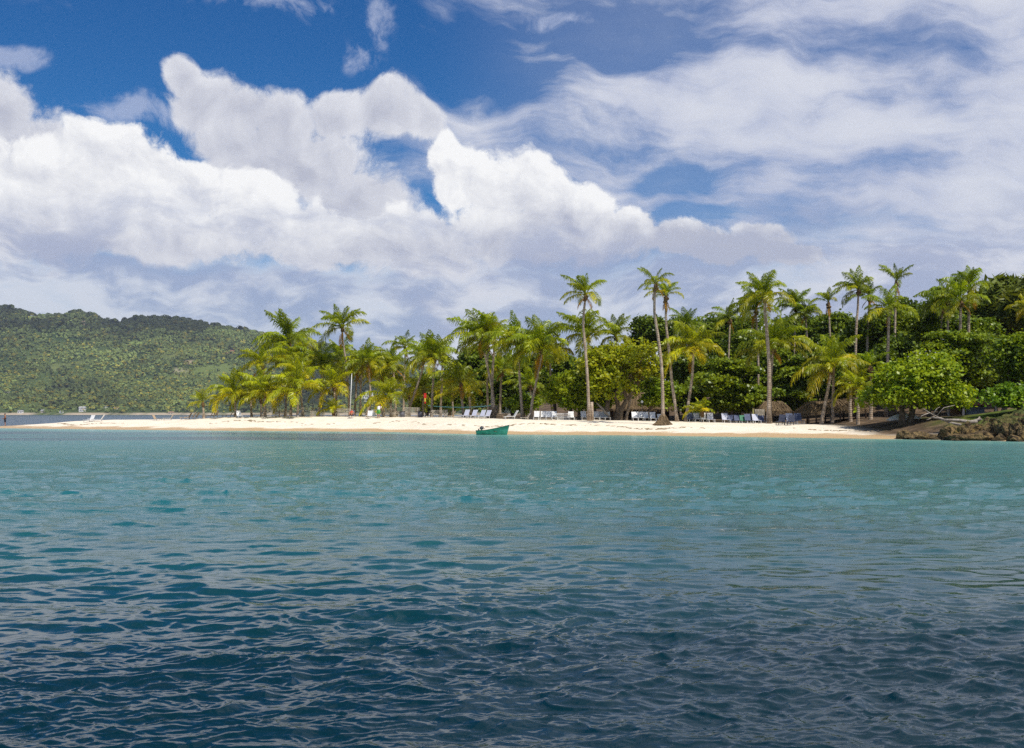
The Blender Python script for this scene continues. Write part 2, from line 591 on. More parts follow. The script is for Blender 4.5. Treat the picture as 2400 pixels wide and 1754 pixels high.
def build_island():
    xs = np.concatenate([np.linspace(-110, -64, 40, endpoint=False), np.linspace(-64, 56, 300, endpoint=False), np.linspace(56, 120, 20)])
    ys = np.concatenate([np.linspace(28, 64, 12, endpoint=False), np.linspace(64, 152, 240, endpoint=False), np.linspace(152, 330, 45)])
    X, Y, q = grid(xs, ys)
    Z = ground(X, Y)
    me = mesh_np('island_ground', np.stack([X, Y, Z], -1).reshape(-1, 3), q, True)
    s = Y - np.interp(X, SX, SY)
    n = fbm(X * 0.25, Y * 0.25, 4, 3)
    grass = sstep(33.0, 36.5, X + 6 * n) * sstep(4.0, 8.0, s + 4 * n) * sstep(26, 20, s + 6 * n)
    soil = np.maximum(sstep(20, 32, s + 10 * n) * sstep(-8, 2, X + 5 * n), sstep(27, 30, X + 3 * n) * sstep(1.5, 5, s + 3 * n))
    for nm, arr in (('grass', grass), ('soil', soil)):
        at = me.attributes.new(nm, 'FLOAT', 'POINT')
        at.data.foreach_set('value', arr.astype(np.float32).ravel())
    m, g, out = material('sand_and_turf')
    geo = g.node('ShaderNodeNewGeometry')
    pos = geo.outputs['Position']
    px_, py_, pz_ = g.sep(pos)
    n1 = g.noise(pos, 0.7, 6, 0.6)
    n2 = g.noise(pos, 9.0, 4, 0.6)
    sand = g.mix(g.ss(n1, 0.35, 0.7), (0.73, 0.64, 0.505), (0.80, 0.72, 0.59))
    sand = g.mix(g.mul(g.ss(n2, 0.55, 0.75), 0.18), sand, (0.55, 0.45, 0.33))
    wet = g.ss(g.m('MULTIPLY_ADD', g.sub(g.noise(pos, 0.25, 4, 0.6), 0.5), 0.55, pz_), 0.34, 0.17)
    sand = g.mix(wet, sand, (0.50, 0.345, 0.185))
    ag = g.node('ShaderNodeAttribute', attribute_name='grass').outputs['Fac']
    as_ = g.node('ShaderNodeAttribute', attribute_name='soil').outputs['Fac']
    soilc = g.mix(g.ss(n1, 0.4, 0.65), (0.07, 0.05, 0.032), (0.175, 0.12, 0.075))
    grassc = g.mix(g.ss(g.noise(pos, 1.5, 5, 0.6), 0.38, 0.62), (0.040, 0.070, 0.012), (0.110, 0.135, 0.020))
    c = g.mix(as_, sand, soilc)
    c = g.mix(ag, c, grassc)
    h = g.add(g.noise(pos, 1.6, 5, 0.6), g.mul(g.noise(pos, 4.5, 4, 0.6), 0.7))
    p = principled(g, c, g.mixf(wet, 0.9, 0.5), g.mixf(wet, 0.1, 0.35), bump(g, h, 0.7, 0.09))
    g.l.new(p.outputs[0], out.inputs[0])
    o = obj('beach', me, m)
    tag(o, 'pale sand beach with wet tan edge and soil under the trees', 'beach', kind='structure')
build_island()


# ------------------------------------------------------------------ sea
def build_sea():
    nc = 700
    ang = np.concatenate([np.radians(np.linspace(-75, -34, 26, endpoint=False)), np.radians(np.linspace(-34, 34, nc)), np.radians(np.linspace(34, 75, 27)[1:])])
    # rows spaced evenly in the picture, then out to the horizon
    yy = np.concatenate([np.linspace(1450, 810, 60, endpoint=False), np.linspace(810, 60, 620, endpoint=False), np.geomspace(60, 1.1, 70)])
    dist = CAMH * F / yy
    dist = np.concatenate([[0.6, 1.2, 1.9, 2.5], dist])
    D, A = np.meshgrid(dist, ang, indexing='ij')
    X = D * np.tan(np.clip(A, -1.31, 1.31)); Y = D
    row = np.gradient(dist)[:, None] * np.ones_like(A)
    col = np.gradient(ang)[None, :] * D
    r = np.random.default_rng(11)
    Z = np.zeros_like(X); DX = np.zeros_like(X); DY = np.zeros_like(X)

    def fade(lx_, ly_):
        """how much of a wave of this size (across, along the view) the grid can carry"""
        return np.clip(1.7 - 1.7 * np.maximum(2.0 * col / lx_, 2.0 * row / ly_), 0, 1)
    gust = vnoise(X / 4.5 + 3.1, Y / 2.6 + 9.7, 77) * 0.6 + vnoise(X / 14.0 + 1.1, Y / 6.0 + 4.7, 78) * 0.6      # rougher and smoother patches
    # long, low waves
    for i, L in enumerate(np.concatenate([np.geomspace(0.30, 0.66, 14), np.geomspace(0.70, 3.0, 22), np.geomspace(3.1, 7.5, 10)])):
        k = 2 * math.pi / L
        th = math.radians(-99 + r.normal(0, 24 if L < .7 else 30))      # heading: towards the viewer, a little to the left
        kx, ky = k * math.cos(th), k * math.sin(th)
        steep = 0.028 if L < .7 else 0.0145 * min(1.0, (1.4 / L) ** 0.6)
        att = fade(L / max(abs(math.cos(th)), .05), L / max(abs(math.sin(th)), .05))
        ph = kx * X + ky * Y + r.uniform(0, 6.283)
        grp = 0.2 + 1.7 * vnoise(X / (2.5 * L + 0.8) + i * 3.7, Y / (1.6 * L + 0.5) + i * 1.9, 40 + i) ** 1.4
        w = steep / k * att * grp
        if L > 3.05: w = w * 1.5 * sstep(25, 70, Y)
        elif L > 0.5: w = w * (1 + 0.8 * sstep(10, 32, Y))
        Z += w * np.cos(ph)
        sn = np.sin(ph)
        DX -= 0.9 * w * sn * math.cos(th); DY -= 0.9 * w * sn * math.sin(th)
    # sharp little crests, long across the wind and short along it
    for i, (cl, L, A, ang_, near, far_) in enumerate((
            (0.22, 0.058, 0.0056, -20, None, None), (0.34, 0.095, 0.0098, 21, None, None), (0.48, 0.155, 0.0150, -25, None, None), (0.70, 0.26, 0.0185, 13, None, None),
            (1.15, 0.48, 0.029, -17, 7, 15), (1.7, 0.9, 0.052, 15, 13, 28), (2.6, 2.0, 0.105, -12, 28, 52), (3.4, 3.8, 0.18, 10, 50, 82))):
        cl *= 0.62
        an = math.radians(ang_)
        u = X * math.cos(an) + Y * math.sin(an); v = -X * math.sin(an) + Y * math.cos(an)
        wx = vnoise(u / (cl * 1.3) + 7.7 * i, v / (L * 3.0), 300 + i) - .5
        v2 = v + wx * L * 1.6
        n1 = vnoise(u / cl + 13.1 * i, v2 / L + 5.3 * i, 200 + i)
        n2 = vnoise(u / cl * 1.9 + 3.1 * i, v2 / L * 1.9 + 8.3 * i, 260 + i)
        n = n1 * .72 + n2 * .28
        ridge = (1 - np.abs(2 * n - 1)) ** 2.0
        att = fade(cl * .5, L * .75)
        if near is not None: att = att * sstep(near, far_, Y)
        mod = np.clip(0.25 + 1.5 * (gust - .25), 0.1, 1.7) if L < .6 else 1.0
        Z += 1.55 * A * att * mod * (ridge - .4)
    calm = 1 - 0.75 * sstep(-6, 0, Y - np.interp(X, SX, SY))
    Z *= calm * 1.0
    gx = ground(X, Y)
    depth = np.where((Y < 330) & (np.abs(X) < 260), -gx, 12.0)
    depth = np.where(Y > 330, 12.0, depth)
    depth = np.where(Y < np.interp(X, SX, SY), np.minimum(depth, np.interp(Y, [0, 6, 9, 13, 20, 30, 60, 90, 140], [8.6, 8.0, 7.0, 6.0, 5.1, 4.2, 2.6, 1.5, 1.2])), depth)
    idx = np.arange(X.size).reshape(X.shape)
    q = np.stack([idx[:-1, :-1], idx[:-1, 1:], idx[1:, 1:], idx[1:, :-1]], -1).reshape(-1, 4)
    me = mesh_np('sea', np.stack([X + DX * calm, Y + DY * calm, Z], -1).reshape(-1, 3), q, True)
    at = me.attributes.new('depth', 'FLOAT', 'POINT')
    at.data.foreach_set('value', depth.astype(np.float32).ravel())

    m, g, out = material('sea_water')
    pos = g.node('ShaderNodeNewGeometry').outputs['Position']
    x, y, z = g.sep(pos)
    dep = g.node('ShaderNodeAttribute', attribute_name='depth').outputs['Fac']
    pn = g.xyz(g.mul(x, 0.35), y, 0.0)
    n = g.noise(pn, 0.045, 5, 0.6)
    dep2 = g.m('MULTIPLY_ADD', g.sub(n, 0.5), 2.6, dep)
    body = g.ramp(g.mul(g.mx(dep2, 0.0), 1 / 9.0), [
        (0.0, (0.20, 0.39, 0.335)), (0.035, (0.120, 0.315, 0.285)), (0.15, (0.060, 0.200, 0.200)), (0.36, (0.024, 0.155, 0.150)),
        (0.56, (0.0100, 0.105, 0.106)), (0.68, (0.0048, 0.048, 0.056)), (0.80, (0.0020, 0.020, 0.029)), (1.0, (0.0013, 0.014, 0.021))])
    # weed beds on the bottom off the spit
    weed = g.noise(g.xyz(g.mul(x, 0.22), y, 4.0), 0.13, 5, 0.6)
    wm = g.mul(g.mul(g.ss(weed, 0.44, 0.60), g.ss(x, 2.0, -14.0)), g.mul(g.ss(dep, 0.35, 0.9), g.ss(dep, 2.9, 1.9)))
    body = g.mix(g.mul(wm, 0.85), body, (0.026, 0.050, 0.082))
    far = g.ss(y, 135.0, 170.0)
    body = g.mix(far, body, (0.010, 0.045, 0.095))
    # small ripples
    h = g.add(g.noise(g.xyz(g.mul(x, 0.42), y, 0.0), 9.0, 5, 0.66, 0.4), g.mul(g.noise(g.xyz(g.mul(x, 0.5), y, 5.0), 1.5, 3, 0.55, 0.5), 1.5))
    def bmp(hh, dist, nrm=None):
        nm = g.node('ShaderNodeBump')
        g.put(nm.inputs['Height'], hh)
        g.put(nm.inputs['Strength'], 1.0)
        g.put(nm.inputs['Distance'], dist)
        if nrm is not None: g.put(nm.inputs['Normal'], nrm)
        return nm.outputs[0]
    nrm = bmp(h, g.ss(y, 9.0, 30.0, 0.0018, 0.036))
    # wavelets too small to resolve widen the reflection with distance
    foam = g.mul(g.ss(dep, 0.10, 0.015), g.ss(g.noise(g.xyz(g.mul(x, 0.5), y, 1.0), 1.3, 5, 0.65), 0.46, 0.62))
    body = g.mix(foam, body, (0.75, 0.78, 0.76))
    p = principled(g, body, g.ss(y, 6.0, 75.0, 0.02, 0.20), 0.5, nrm, IOR=1.333)
    # the thin edge on the sand lets the bottom show through
    tr = g.node('ShaderNodeBsdfTransparent')
    g.put(tr.inputs['Color'], (0.86, 0.95, 0.93))
    mx = g.node('ShaderNodeMixShader')
    g.put(mx.inputs[0], g.mx(g.ss(dep, 0.0, 0.16), foam))
    g.l.new(tr.outputs[0], mx.inputs[1]); g.l.new(p.outputs[0], mx.inputs[2])
    g.l.new(mx.outputs[0], out.inputs[0])
    o = obj('sea', me, m)
    tag(o, 'choppy sea, dark blue near and turquoise off the beach', 'sea', kind='structure')
build_sea()


# ------------------------------------------------------------------ far mountain coast
SKX = np.array([-1400, -800, -300, 0, 15, 50, 62, 100, 150, 185, 215, 240, 275, 300, 330, 370, 400, 440, 480, 520, 560, 610, 660, 740, 820, 900, 1000, 1150, 1400, 1800, 2600.])
SKY_ = np.array([860, 790, 735, 722, 719, 727, 733, 736, 738, 731, 738, 752, 757, 750, 745, 742, 744, 750, 761, 767, 772, 778, 787, 803, 822, 838, 860, 880, 905, 940, 962.])
RIDGE_Y, SHORE_Y = 3700.0, 2300.0


def far_h(X, Y):
    t = (Y - SHORE_Y) / (RIDGE_Y - SHORE_Y)
    px = CX + F * X / Y
    sky = np.interp(px, SKX, SKY_) + 9.0
    top = (HY - sky) / F * RIDGE_Y
    wig = 0.10 * fbm(X / 420.0, Y / 420.0, 4, 21) + 0.18 * fbm(X / 900.0 + 5, Y / 700.0, 2, 33)
    tt = np.clip(t + wig * sstep(0.03, 0.3, t), 0, 1.0)
    prof = 0.62 * tt ** 0.92 + 0.38 * sstep(0.25, 1.0, tt)
    h = top * prof
    # folds in the slope
    h = h + top * 0.26 * fbm(X / 300.0, Y / 900.0, 4, 3) * sstep(0.02, 0.25, t) * sstep(1.0, 0.75, t)
    h = np.where(t > 1, top * (1 - 0.5 * np.clip(t - 1, 0, 1)), h)
    return np.where(t < 0, t * 60, h + 0.8)


def build_far():
    xs = np.linspace(-3600, 2600, 300)
    ys = np.concatenate([np.linspace(SHORE_Y - 60, SHORE_Y + 120, 14, endpoint=False), np.linspace(SHORE_Y + 120, RIDGE_Y, 90, endpoint=False), np.linspace(RIDGE_Y, 4700, 10)])
    X, Y, q = grid(xs, ys)
    X = X * (Y / RIDGE_Y)
    Z = far_h(X, Y)
    me = mesh_np('far_hills', np.stack([X, Y, Z], -1).reshape(-1, 3), q, True)
    m, g, out = material('far_slope')
    pos = g.node('ShaderNodeNewGeometry').outputs['Position']
    x, y, z = g.sep(pos)
    n = g.noise(pos, 0.006, 7, 0.6)
    c = g.mix(g.ss(n, 0.40, 0.62), (0.030, 0.052, 0.018), (0.085, 0.115, 0.034))
    c = g.mix(g.mul(g.ss(g.noise(pos, 0.004, 5, 0.6), 0.55, 0.66), 0.7), c, (0.17, 0.19, 0.06))
    at = g.node('ShaderNodeAttribute', attribute_name='scar')
    c = g.mix(at.outputs['Alpha'], c, at.outputs['Color'])
    c = g.mix(g.mul(g.ss(z, 7.0, 2.5), g.ss(g.noise(g.xyz(x, 0, 0), 0.012, 3, 0.6), 0.36, 0.55)), c, (0.42, 0.34, 0.25))
    p = principled(g, c, 0.9, 0.1, bump(g, g.noise(pos, 0.05, 5, 0.65), 0.8, 6.0))
    g.l.new(p.outputs[0], out.inputs[0])
    # bare earth and meadow scars
    cols = np.zeros((X.size, 4), np.float32)
    Px = CX + F * X / Y; Py = HY - F * Z / Y
    nn = fbm(X / 45.0, Y / 45.0, 3, 71)
    for cx, cy, rx, ry, c in ((446, 850, 16, 7, (0.27, 0.21, 0.14)), (425, 868, 20, 8, (0.26, 0.24, 0.15)), (545, 824, 22, 6, (0.24, 0.12, 0.075)),
                              (500, 868, 66, 20, (0.12, 0.155, 0.045)), (320, 803, 26, 6, (0.19, 0.25, 0.06)), (70, 746, 8, 10, (0.22, 0.28, 0.07)), (100, 742, 40, 5, (0.17, 0.21, 0.06)), (200, 755, 14, 5, (0.28, 0.21, 0.15))):
        f = sstep(1.15, 0.75, np.hypot((Px - cx) / rx, (Py - cy) / ry) + 1.2 * nn).ravel()
        for k in range(3):
            cols[:, k] = cols[:, k] * (1 - f) + c[k] * f
        cols[:, 3] = np.maximum(cols[:, 3], f)
    a = me.attributes.new('scar', 'FLOAT_COLOR', 'POINT')
    a.data.foreach_set('color', cols.ravel())
    o = obj('hills', me, m)
    tag(o, 'green wooded hills of the far coast across the bay', 'hills', kind='structure')

    # the wood that covers them: far-off mass of crowns
    r = np.random.default_rng(5)
    N = 32000
    px = r.uniform(-420, 1340, N * 2)
    t = r.uniform(0.0, 1.0, N * 2) ** 0.9
    Yt = SHORE_Y + 14 + t * (RIDGE_Y - SHORE_Y + 20)
    Xt = (px - CX) / F * Yt
    Zt = far_h(Xt, Yt)
    pyt = HY - F * Zt / Yt
    keep = np.ones(N * 2, bool)
    nz = fbm(Xt / 45.0, Yt / 45.0, 3, 71)
    for cx, cy, rx, ry in ((446, 850, 13, 6), (425, 868, 16, 6), (545, 824, 20, 5), (500, 868, 50, 14), (320, 803, 24, 6), (70, 746, 8, 9), (100, 742, 38, 4), (200, 755, 12, 4)):
        keep &= (np.hypot((px - cx) / rx, (pyt - cy) / ry) + 1.2 * nz > 0.95) | (r.random(N * 2) < 0.16)
    dens = fbm(Xt / 160.0, Yt / 220.0, 4, 8)
    keep &= (dens > -0.20) | (r.random(N * 2) < 0.35)
    sel = np.nonzero(keep)[0][:N]
    Xt, Yt, Zt, px, pyt, dens, t = Xt[sel], Yt[sel], Zt[sel], px[sel], pyt[sel], dens[sel], t[sel]
    n = len(sel)
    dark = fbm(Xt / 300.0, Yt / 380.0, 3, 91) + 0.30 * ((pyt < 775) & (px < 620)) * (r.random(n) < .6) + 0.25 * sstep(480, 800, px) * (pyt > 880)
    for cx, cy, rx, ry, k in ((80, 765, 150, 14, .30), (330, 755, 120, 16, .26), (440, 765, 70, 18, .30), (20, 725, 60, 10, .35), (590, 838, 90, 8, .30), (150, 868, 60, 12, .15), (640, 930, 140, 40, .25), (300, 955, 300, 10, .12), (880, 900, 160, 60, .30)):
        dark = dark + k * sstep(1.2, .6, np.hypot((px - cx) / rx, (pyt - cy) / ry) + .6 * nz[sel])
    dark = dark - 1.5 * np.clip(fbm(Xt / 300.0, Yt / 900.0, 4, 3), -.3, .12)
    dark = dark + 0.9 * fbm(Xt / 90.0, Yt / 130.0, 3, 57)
    palm = (r.random(n) < 0.60 * sstep(0.75, 0.25, t)) & (dark < 0.12)
    size = np.where(palm, r.uniform(3.0, 5.0, n), r.uniform(3.5, 8.5, n)) * (1 + 0.35 * (dark > 0.1)) * np.where(t > .93, r.uniform(.8, 1.9, n), 1)
    hgt = np.where(palm, r.uniform(6, 12, n), size * 0.55)
    K = 9
    dirs = r.normal(0, 1, (n, K, 3)); dirs /= np.linalg.norm(dirs, axis=2, keepdims=True)
    dirs[..., 2] = np.abs(dirs[..., 2]) * np.where(palm, 0.35, 0.95)[:, None]
    c = np.stack([Xt, Yt, Zt + hgt], -1)[:, None, :] + dirs * (size * np.where(palm, 0.45, 0.62))[:, None, None]
    u = np.cross(dirs, r.normal(0, 1, (n, K, 3))); u /= np.linalg.norm(u, axis=2, keepdims=True) + 1e-9
    # palms: blades that run outwards; trees: facets that lie on the crown
    u = np.where(palm[:, None, None], dirs, u)
    v = np.cross(dirs + 1e-3, u + 0.01 * r.normal(0, 1, u.shape)); v /= np.linalg.norm(v, axis=2, keepdims=True) + 1e-9
    su = (size * np.where(palm, 0.55, 0.50))[:, None, None] * r.uniform(.7, 1.2, (n, K, 1)); sv = (size * np.where(palm, 0.16, 0.42))[:, None, None]
    V = np.stack([c - u * su, c - v * sv, c + u * su, c + v * sv], 2).reshape(-1, 3)
    q = np.arange(n * K * 4).reshape(-1, 4)
    me = mesh_np('hill_wood', V, q)
    base = np.where(palm[:, None], np.array([0.33, 0.32, 0.055]), np.array([0.17, 0.215, 0.065]))
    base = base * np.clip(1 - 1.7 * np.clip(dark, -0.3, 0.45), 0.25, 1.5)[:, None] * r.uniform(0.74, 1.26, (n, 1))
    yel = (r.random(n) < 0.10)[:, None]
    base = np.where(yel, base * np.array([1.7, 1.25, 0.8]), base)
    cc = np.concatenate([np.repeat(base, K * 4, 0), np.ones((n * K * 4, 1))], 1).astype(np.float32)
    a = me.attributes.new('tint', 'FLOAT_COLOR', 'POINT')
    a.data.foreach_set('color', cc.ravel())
    m, g, out = material('hill_wood_leaf')
    at = g.node('ShaderNodeAttribute', attribute_name='tint')
    p = principled(g, at.outputs['Color'], 0.7, 0.15)
    tr = g.node('ShaderNodeBsdfTranslucent'); g.put(tr.inputs['Color'], at.outputs['Color'])
    mx = g.node('ShaderNodeMixShader'); mx.inputs[0].default_value = 0.25
    g.l.new(p.outputs[0], mx.inputs[1]); g.l.new(tr.outputs[0], mx.inputs[2]); g.l.new(mx.outputs[0], out.inputs[0])
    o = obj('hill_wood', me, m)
    tag(o, 'distant wood of palms and trees covering the far hills', 'wood', kind='stuff')
build_far()


def build_haze():
    mb = MB().box((-300, 2350, 205), (8600, 4900, 440))
    m, g, out = material('haze_air')
    v = g.node('ShaderNodeVolumePrincipled')
    g.put(v.inputs['Color'], (0.72, 0.84, 1.0))
    g.put(v.inputs['Density'], 0.000055)
    g.put(v.inputs['Anisotropy'], 0.2)
    g.l.new(v.outputs[0], out.inputs['Volume'])
    o = mb.build('haze', m)
    tag(o, 'thin bluish sea haze in front of the far hills', 'haze', kind='stuff')
build_haze()


# ------------------------------------------------------------------ coconut palms
def make_frond(name, e0, droop, seed, n=36, width=0.0135, dead=False):
    r = random.Random(seed)
    V = []; Fq = []; Ft = []
    S = 16
    pts = [Vector((0, 0, 0))]; tang = []
    side_sway = r.uniform(-0.10, 0.10)
    for i in range(S):
        t = (i + 0.5) / S
        e = math.radians(e0 - droop * (t ** 1.25))
        y = side_sway * t
        d = Vector((math.cos(e), y, math.sin(e))).normalized()
        tang.append(d)
        pts.append(pts[-1] + d / S)
    tang.append(tang[-1])

    def at(t):
        f = min(t * S, S - 1e-4); i = int(f)
        return pts[i].lerp(pts[i + 1], f - i), tang[i].lerp(tang[min(i + 1, S)], f - i).normalized()
    # midrib
    n3 = 3
    for i in range(0, S + 1, 2):
        p = pts[i]; d = tang[min(i, S - 1)]
        s = d.cross(Vector((0, 0, 1)));
        if s.length < 0.05: s = Vector((0, 1, 0))
        s.normalize(); u = s.cross(d).normalized()
        w = 0.016 * (1 - 0.82 * i / S) + 0.012 * (1 if i == 0 else 0)
        for a in range(n3):
            an = 2 * math.pi * a / n3 + 0.5
            V.append(p + s * math.cos(an) * w + u * math.sin(an) * w)
    rings = S // 2 + 1
    for i in range(rings - 1):
        for a in range(n3):
            b = (a + 1) % n3
            Fq.append((i * n3 + a, i * n3 + b, (i + 1) * n3 + b, (i + 1) * n3 + a))
    for k in range(n):
        for sgn in (-1, 1):
            t = 0.17 + 0.83 * (k + 0.25 * sgn + r.uniform(-.25, .25) + 0.5) / n
            t = min(max(t, 0.15), 0.995)
            p, d = at(t)
            s = d.cross(Vector((0, 0, 1)))
            if s.length < 0.12: s = Vector((0, 1, 0))
            s.normalize()
            up = s.cross(d).normalized()
            ln = 0.30 * (0.55 + 0.45 * math.sin(min(1, (t - 0.1) / 0.45) * math.pi / 2)) * (1.0 if t < 0.62 else 1.0 - 0.75 * ((t - 0.62) / 0.38) ** 1.1)
            ln *= r.uniform(0.82, 1.12)
            if r.random() < 0.05: continue
            fw = 0.50 + 0.55 * t
            lift = r.uniform(-0.15, 0.30)
            d1 = (s * sgn * 0.70 + d * fw + up * lift).normalized()
            g = 1.35 if not dead else 1.8
            d2 = (d1 * 0.75 + Vector((0, 0, -g)) * r.uniform(0.55, 1.25) + Vector((0, r.uniform(-.15, .15), 0))).normalized()
            m = p + d1 * ln * 0.5
            tip = m + d2 * ln * 0.55
            wv = (d * 0.8 + up * r.uniform(-0.5, 0.5)).normalized() * width * r.uniform(.8, 1.2)
            b = len(V)
            V += [p - wv * 0.6, p + wv * 0.6, m + wv, m - wv, tip]
            Fq.append((b, b + 1, b + 2, b + 3)); Ft.append((b + 3, b + 2, b + 4))
    me = mesh_np(name, np.array([tuple(v) for v in V]), [np.array(Fq), np.array(Ft)])
    me.materials.append(M['frond'])
    return me


ELEV = [85, 73, 61, 48, 33, 15, -6, -34, -66]
DROOP = [40, 62, 80, 90, 88, 80, 64, 40, 18]
FRONDS = {}
for i, e in enumerate(ELEV):
    FRONDS[i] = [make_frond('frond_leaf', e, DROOP[i] * f, 100 + i * 10 + j, dead=(e < -50)) for j, f in enumerate((0.75, 1.0, 1.2))]

KIND = {  # fronds, highest and lowest launch angle, tilt, spread of size
    'full': (24, 89, 6), 'mid': (19, 89, 12), 'tall': (15, 89, 22), 'tuft': (11, 88, 50), 'young': (12, 86, 22), 'low': (18, 86, 6),
}


def smooth_path(pts, n=12):
    pts = [Vector(p) for p in pts]
    if len(pts) == 2:
        return [pts[0].lerp(pts[1], i / n) for i in range(n + 1)]
    P = [pts[0] * 2 - pts[1]] + pts + [pts[-1] * 2 - pts[-2]]
    out = []
    seg = len(pts) - 1
    per = max(2, n // seg)
    for i in range(seg):
        a, b, c, d = P[i], P[i + 1], P[i + 2], P[i + 3]
        for k in range(per):
            t = k / per
            out.append(0.5 * ((2 * b) + (c - a) * t + (2 * a - 5 * b + 4 * c - d) * t * t + (3 * b - a - 3 * c + d) * t ** 3))
    out.append(pts[-1])
    return out


def palm(label, cpx, cpy, d, bpx, R, kind='full', mids=(), tint=(1, 1, 1), thick=1.0, skirt=0, nuts=True, lean=-7.0, seed=None, group='coconut palms on the beach'):
    r = random.Random(seed if seed is not None else int(cpx * 7 + cpy * 3))
    base = on_ground(bpx, d)
    crown = px2w(cpx, cpy, d)
    root = empty('coconut_palm', base)
    tag(root, label, 'palm tree', group)
    H = crown.z - base.z
    path = [base + Vector((0, 0, -0.25))]
    for (mx_, my_) in sorted(mids, key=lambda q: -q[1]):
        p = px2w(mx_, my_, d); p.y += r.uniform(-.2, .2) * 0.3 * H / 5
        path.append(p)
    if not mids:
        mid = base.lerp(crown, 0.45); mid.x += (base.x - crown.x) * 0.06 + r.uniform(-.03, .03) * H
        path.append(mid)
    path.append(crown)
    path = smooth_path(path, 14)
    r0 = (0.165 if H > 3 else 0.14) * thick; r1 = 0.105 * thick
    rad = []
    for i, p in enumerate(path):
        t = i / (len(path) - 1)
        rr = r0 * (1 - t) + r1 * t
        rr *= 1 + 0.55 * math.exp(-((p - path[0]).length) / 0.45)
        rad.append(rr)
    mb = MB().tube([p - base for p in path], rad, 9, jitter=0.06)
    mb.build('trunk', M['trunk'], root, True)
    L0 = R / F * d * (1.2 if cpx < 1320 else 1.15)
    # fibrous boot, dead leaf bases and nuts under the crown
    bm = MB()
    up = (path[-1] - path[-3]).normalized()
    c0 = crown - base
    nb = 5
    bm.tube([c0 - up * 0.55 * thick, c0 - up * 0.30 * thick, c0, c0 + up * 0.35], [r1 * 1.1, r1 * 2.0, r1 * 1.9, r1 * 0.5], 8, jitter=0.3)
    if nuts and H > 3:
        for k in range(r.randint(7, 12)):
            a = r.uniform(0, 6.283); q = c0 - up * r.uniform(0.05, 0.5) + Vector((math.cos(a), math.sin(a), 0)) * (r1 * 2.0)
            s = r.uniform(0.09, 0.13)
            bm.tube([q + Vector((0, 0, s)), q + Vector((0, 0, s * .6)), q, q - Vector((0, 0, s * .7)), q - Vector((0, 0, s * 1.1))], [s * .3, s * .85, s, s * .8, s * .15], 6)
    bm.build('leaf_base', M['boot'], root, True)
    n, eh, elo = KIND[kind]
    n = int(n * r.uniform(0.82, 1.2) * (1.05 if cpx < 1320 else 1.0))
    tiltq = Matrix.Rotation(math.radians(lean + r.uniform(-4, 4)), 4, 'Y') @ Matrix.Rotation(math.radians(r.uniform(-5, 5)), 4, 'X')
    a0 = r.uniform(0, 6.283)
    wind = r.choice([0.08, 0.15, 0.22, 0.32])
    for k in range(n):
        t = (k + 0.5) / n
        el = eh + (elo - eh) * t ** r.uniform(.8, 1.1) + r.uniform(-12, 12)
        i = min(range(len(ELEV)), key=lambda q: abs(ELEV[q] - el))
        me = r.choice(FRONDS[i])
        az = (a0 + k * 2.399963 + r.uniform(-.25, .25)) % 6.2832
        az += wind * (math.pi - az) * (0.5 + 0.5 * t)       # the trade wind sweeps the crown to the left
        s = L0 * r.uniform(0.80, 1.22) * (0.80 if el > 78 else 1.0) * (1.06 if el < 50 else 1.0)
        o = obj('frond', me, None, root)
        Mx = Matrix.Translation(c0 + up * 0.10) @ tiltq @ Matrix.Rotation(az, 4, 'Z') @ Matrix.Rotation(math.radians(r.uniform(-6, 6)), 4, 'Y') @ Matrix.Diagonal((s, s * r.uniform(.9, 1.1), s, 1))
        o.matrix_local = Mx
        age = t
        br = r.uniform(0.62, 1.30)
        yel = max(0.0, age - 0.45) * r.uniform(0.2, 1.5)
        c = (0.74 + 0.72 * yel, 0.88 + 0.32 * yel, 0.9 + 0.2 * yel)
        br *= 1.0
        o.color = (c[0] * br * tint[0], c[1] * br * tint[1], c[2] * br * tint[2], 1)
    skirt = skirt or (r.choice([0, 1, 1, 2]) if H > 4 else 0)
    for k in range(skirt):
        az = a0 + k * 2.1 + r.uniform(-.4, .4)
        o = obj('dead_frond', r.choice(FRONDS[8] + FRONDS[7]), None, root)
        s = L0 * r.uniform(0.45, 0.7)
        o.matrix_local = Matrix.Translation(c0 - up * 0.15) @ Matrix.Rotation(az, 4, 'Z') @ Matrix.Diagonal((s, s, s, 1))
        o.color = (1.25, 0.62, 0.9, 1)
    return root


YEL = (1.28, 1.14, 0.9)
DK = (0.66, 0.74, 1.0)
P = palm
# --- left grove, from the open spit inwards
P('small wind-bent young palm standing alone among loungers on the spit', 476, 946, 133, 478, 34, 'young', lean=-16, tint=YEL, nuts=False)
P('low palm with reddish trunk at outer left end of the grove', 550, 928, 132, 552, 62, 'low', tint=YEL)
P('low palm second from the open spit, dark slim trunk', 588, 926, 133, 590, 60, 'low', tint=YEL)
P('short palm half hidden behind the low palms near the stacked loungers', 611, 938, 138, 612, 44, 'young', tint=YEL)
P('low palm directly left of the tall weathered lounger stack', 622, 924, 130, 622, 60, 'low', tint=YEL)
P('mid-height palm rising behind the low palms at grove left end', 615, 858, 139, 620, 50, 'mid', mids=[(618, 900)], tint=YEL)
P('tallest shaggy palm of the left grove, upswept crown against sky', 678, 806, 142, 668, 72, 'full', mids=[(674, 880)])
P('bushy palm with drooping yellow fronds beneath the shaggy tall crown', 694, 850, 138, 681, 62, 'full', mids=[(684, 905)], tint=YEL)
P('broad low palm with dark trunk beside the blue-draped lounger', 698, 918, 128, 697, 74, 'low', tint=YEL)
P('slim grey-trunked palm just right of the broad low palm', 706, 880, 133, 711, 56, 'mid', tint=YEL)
P('mid-height palm with dense crown left of the flagpole', 756, 862, 137, 746, 58, 'full')
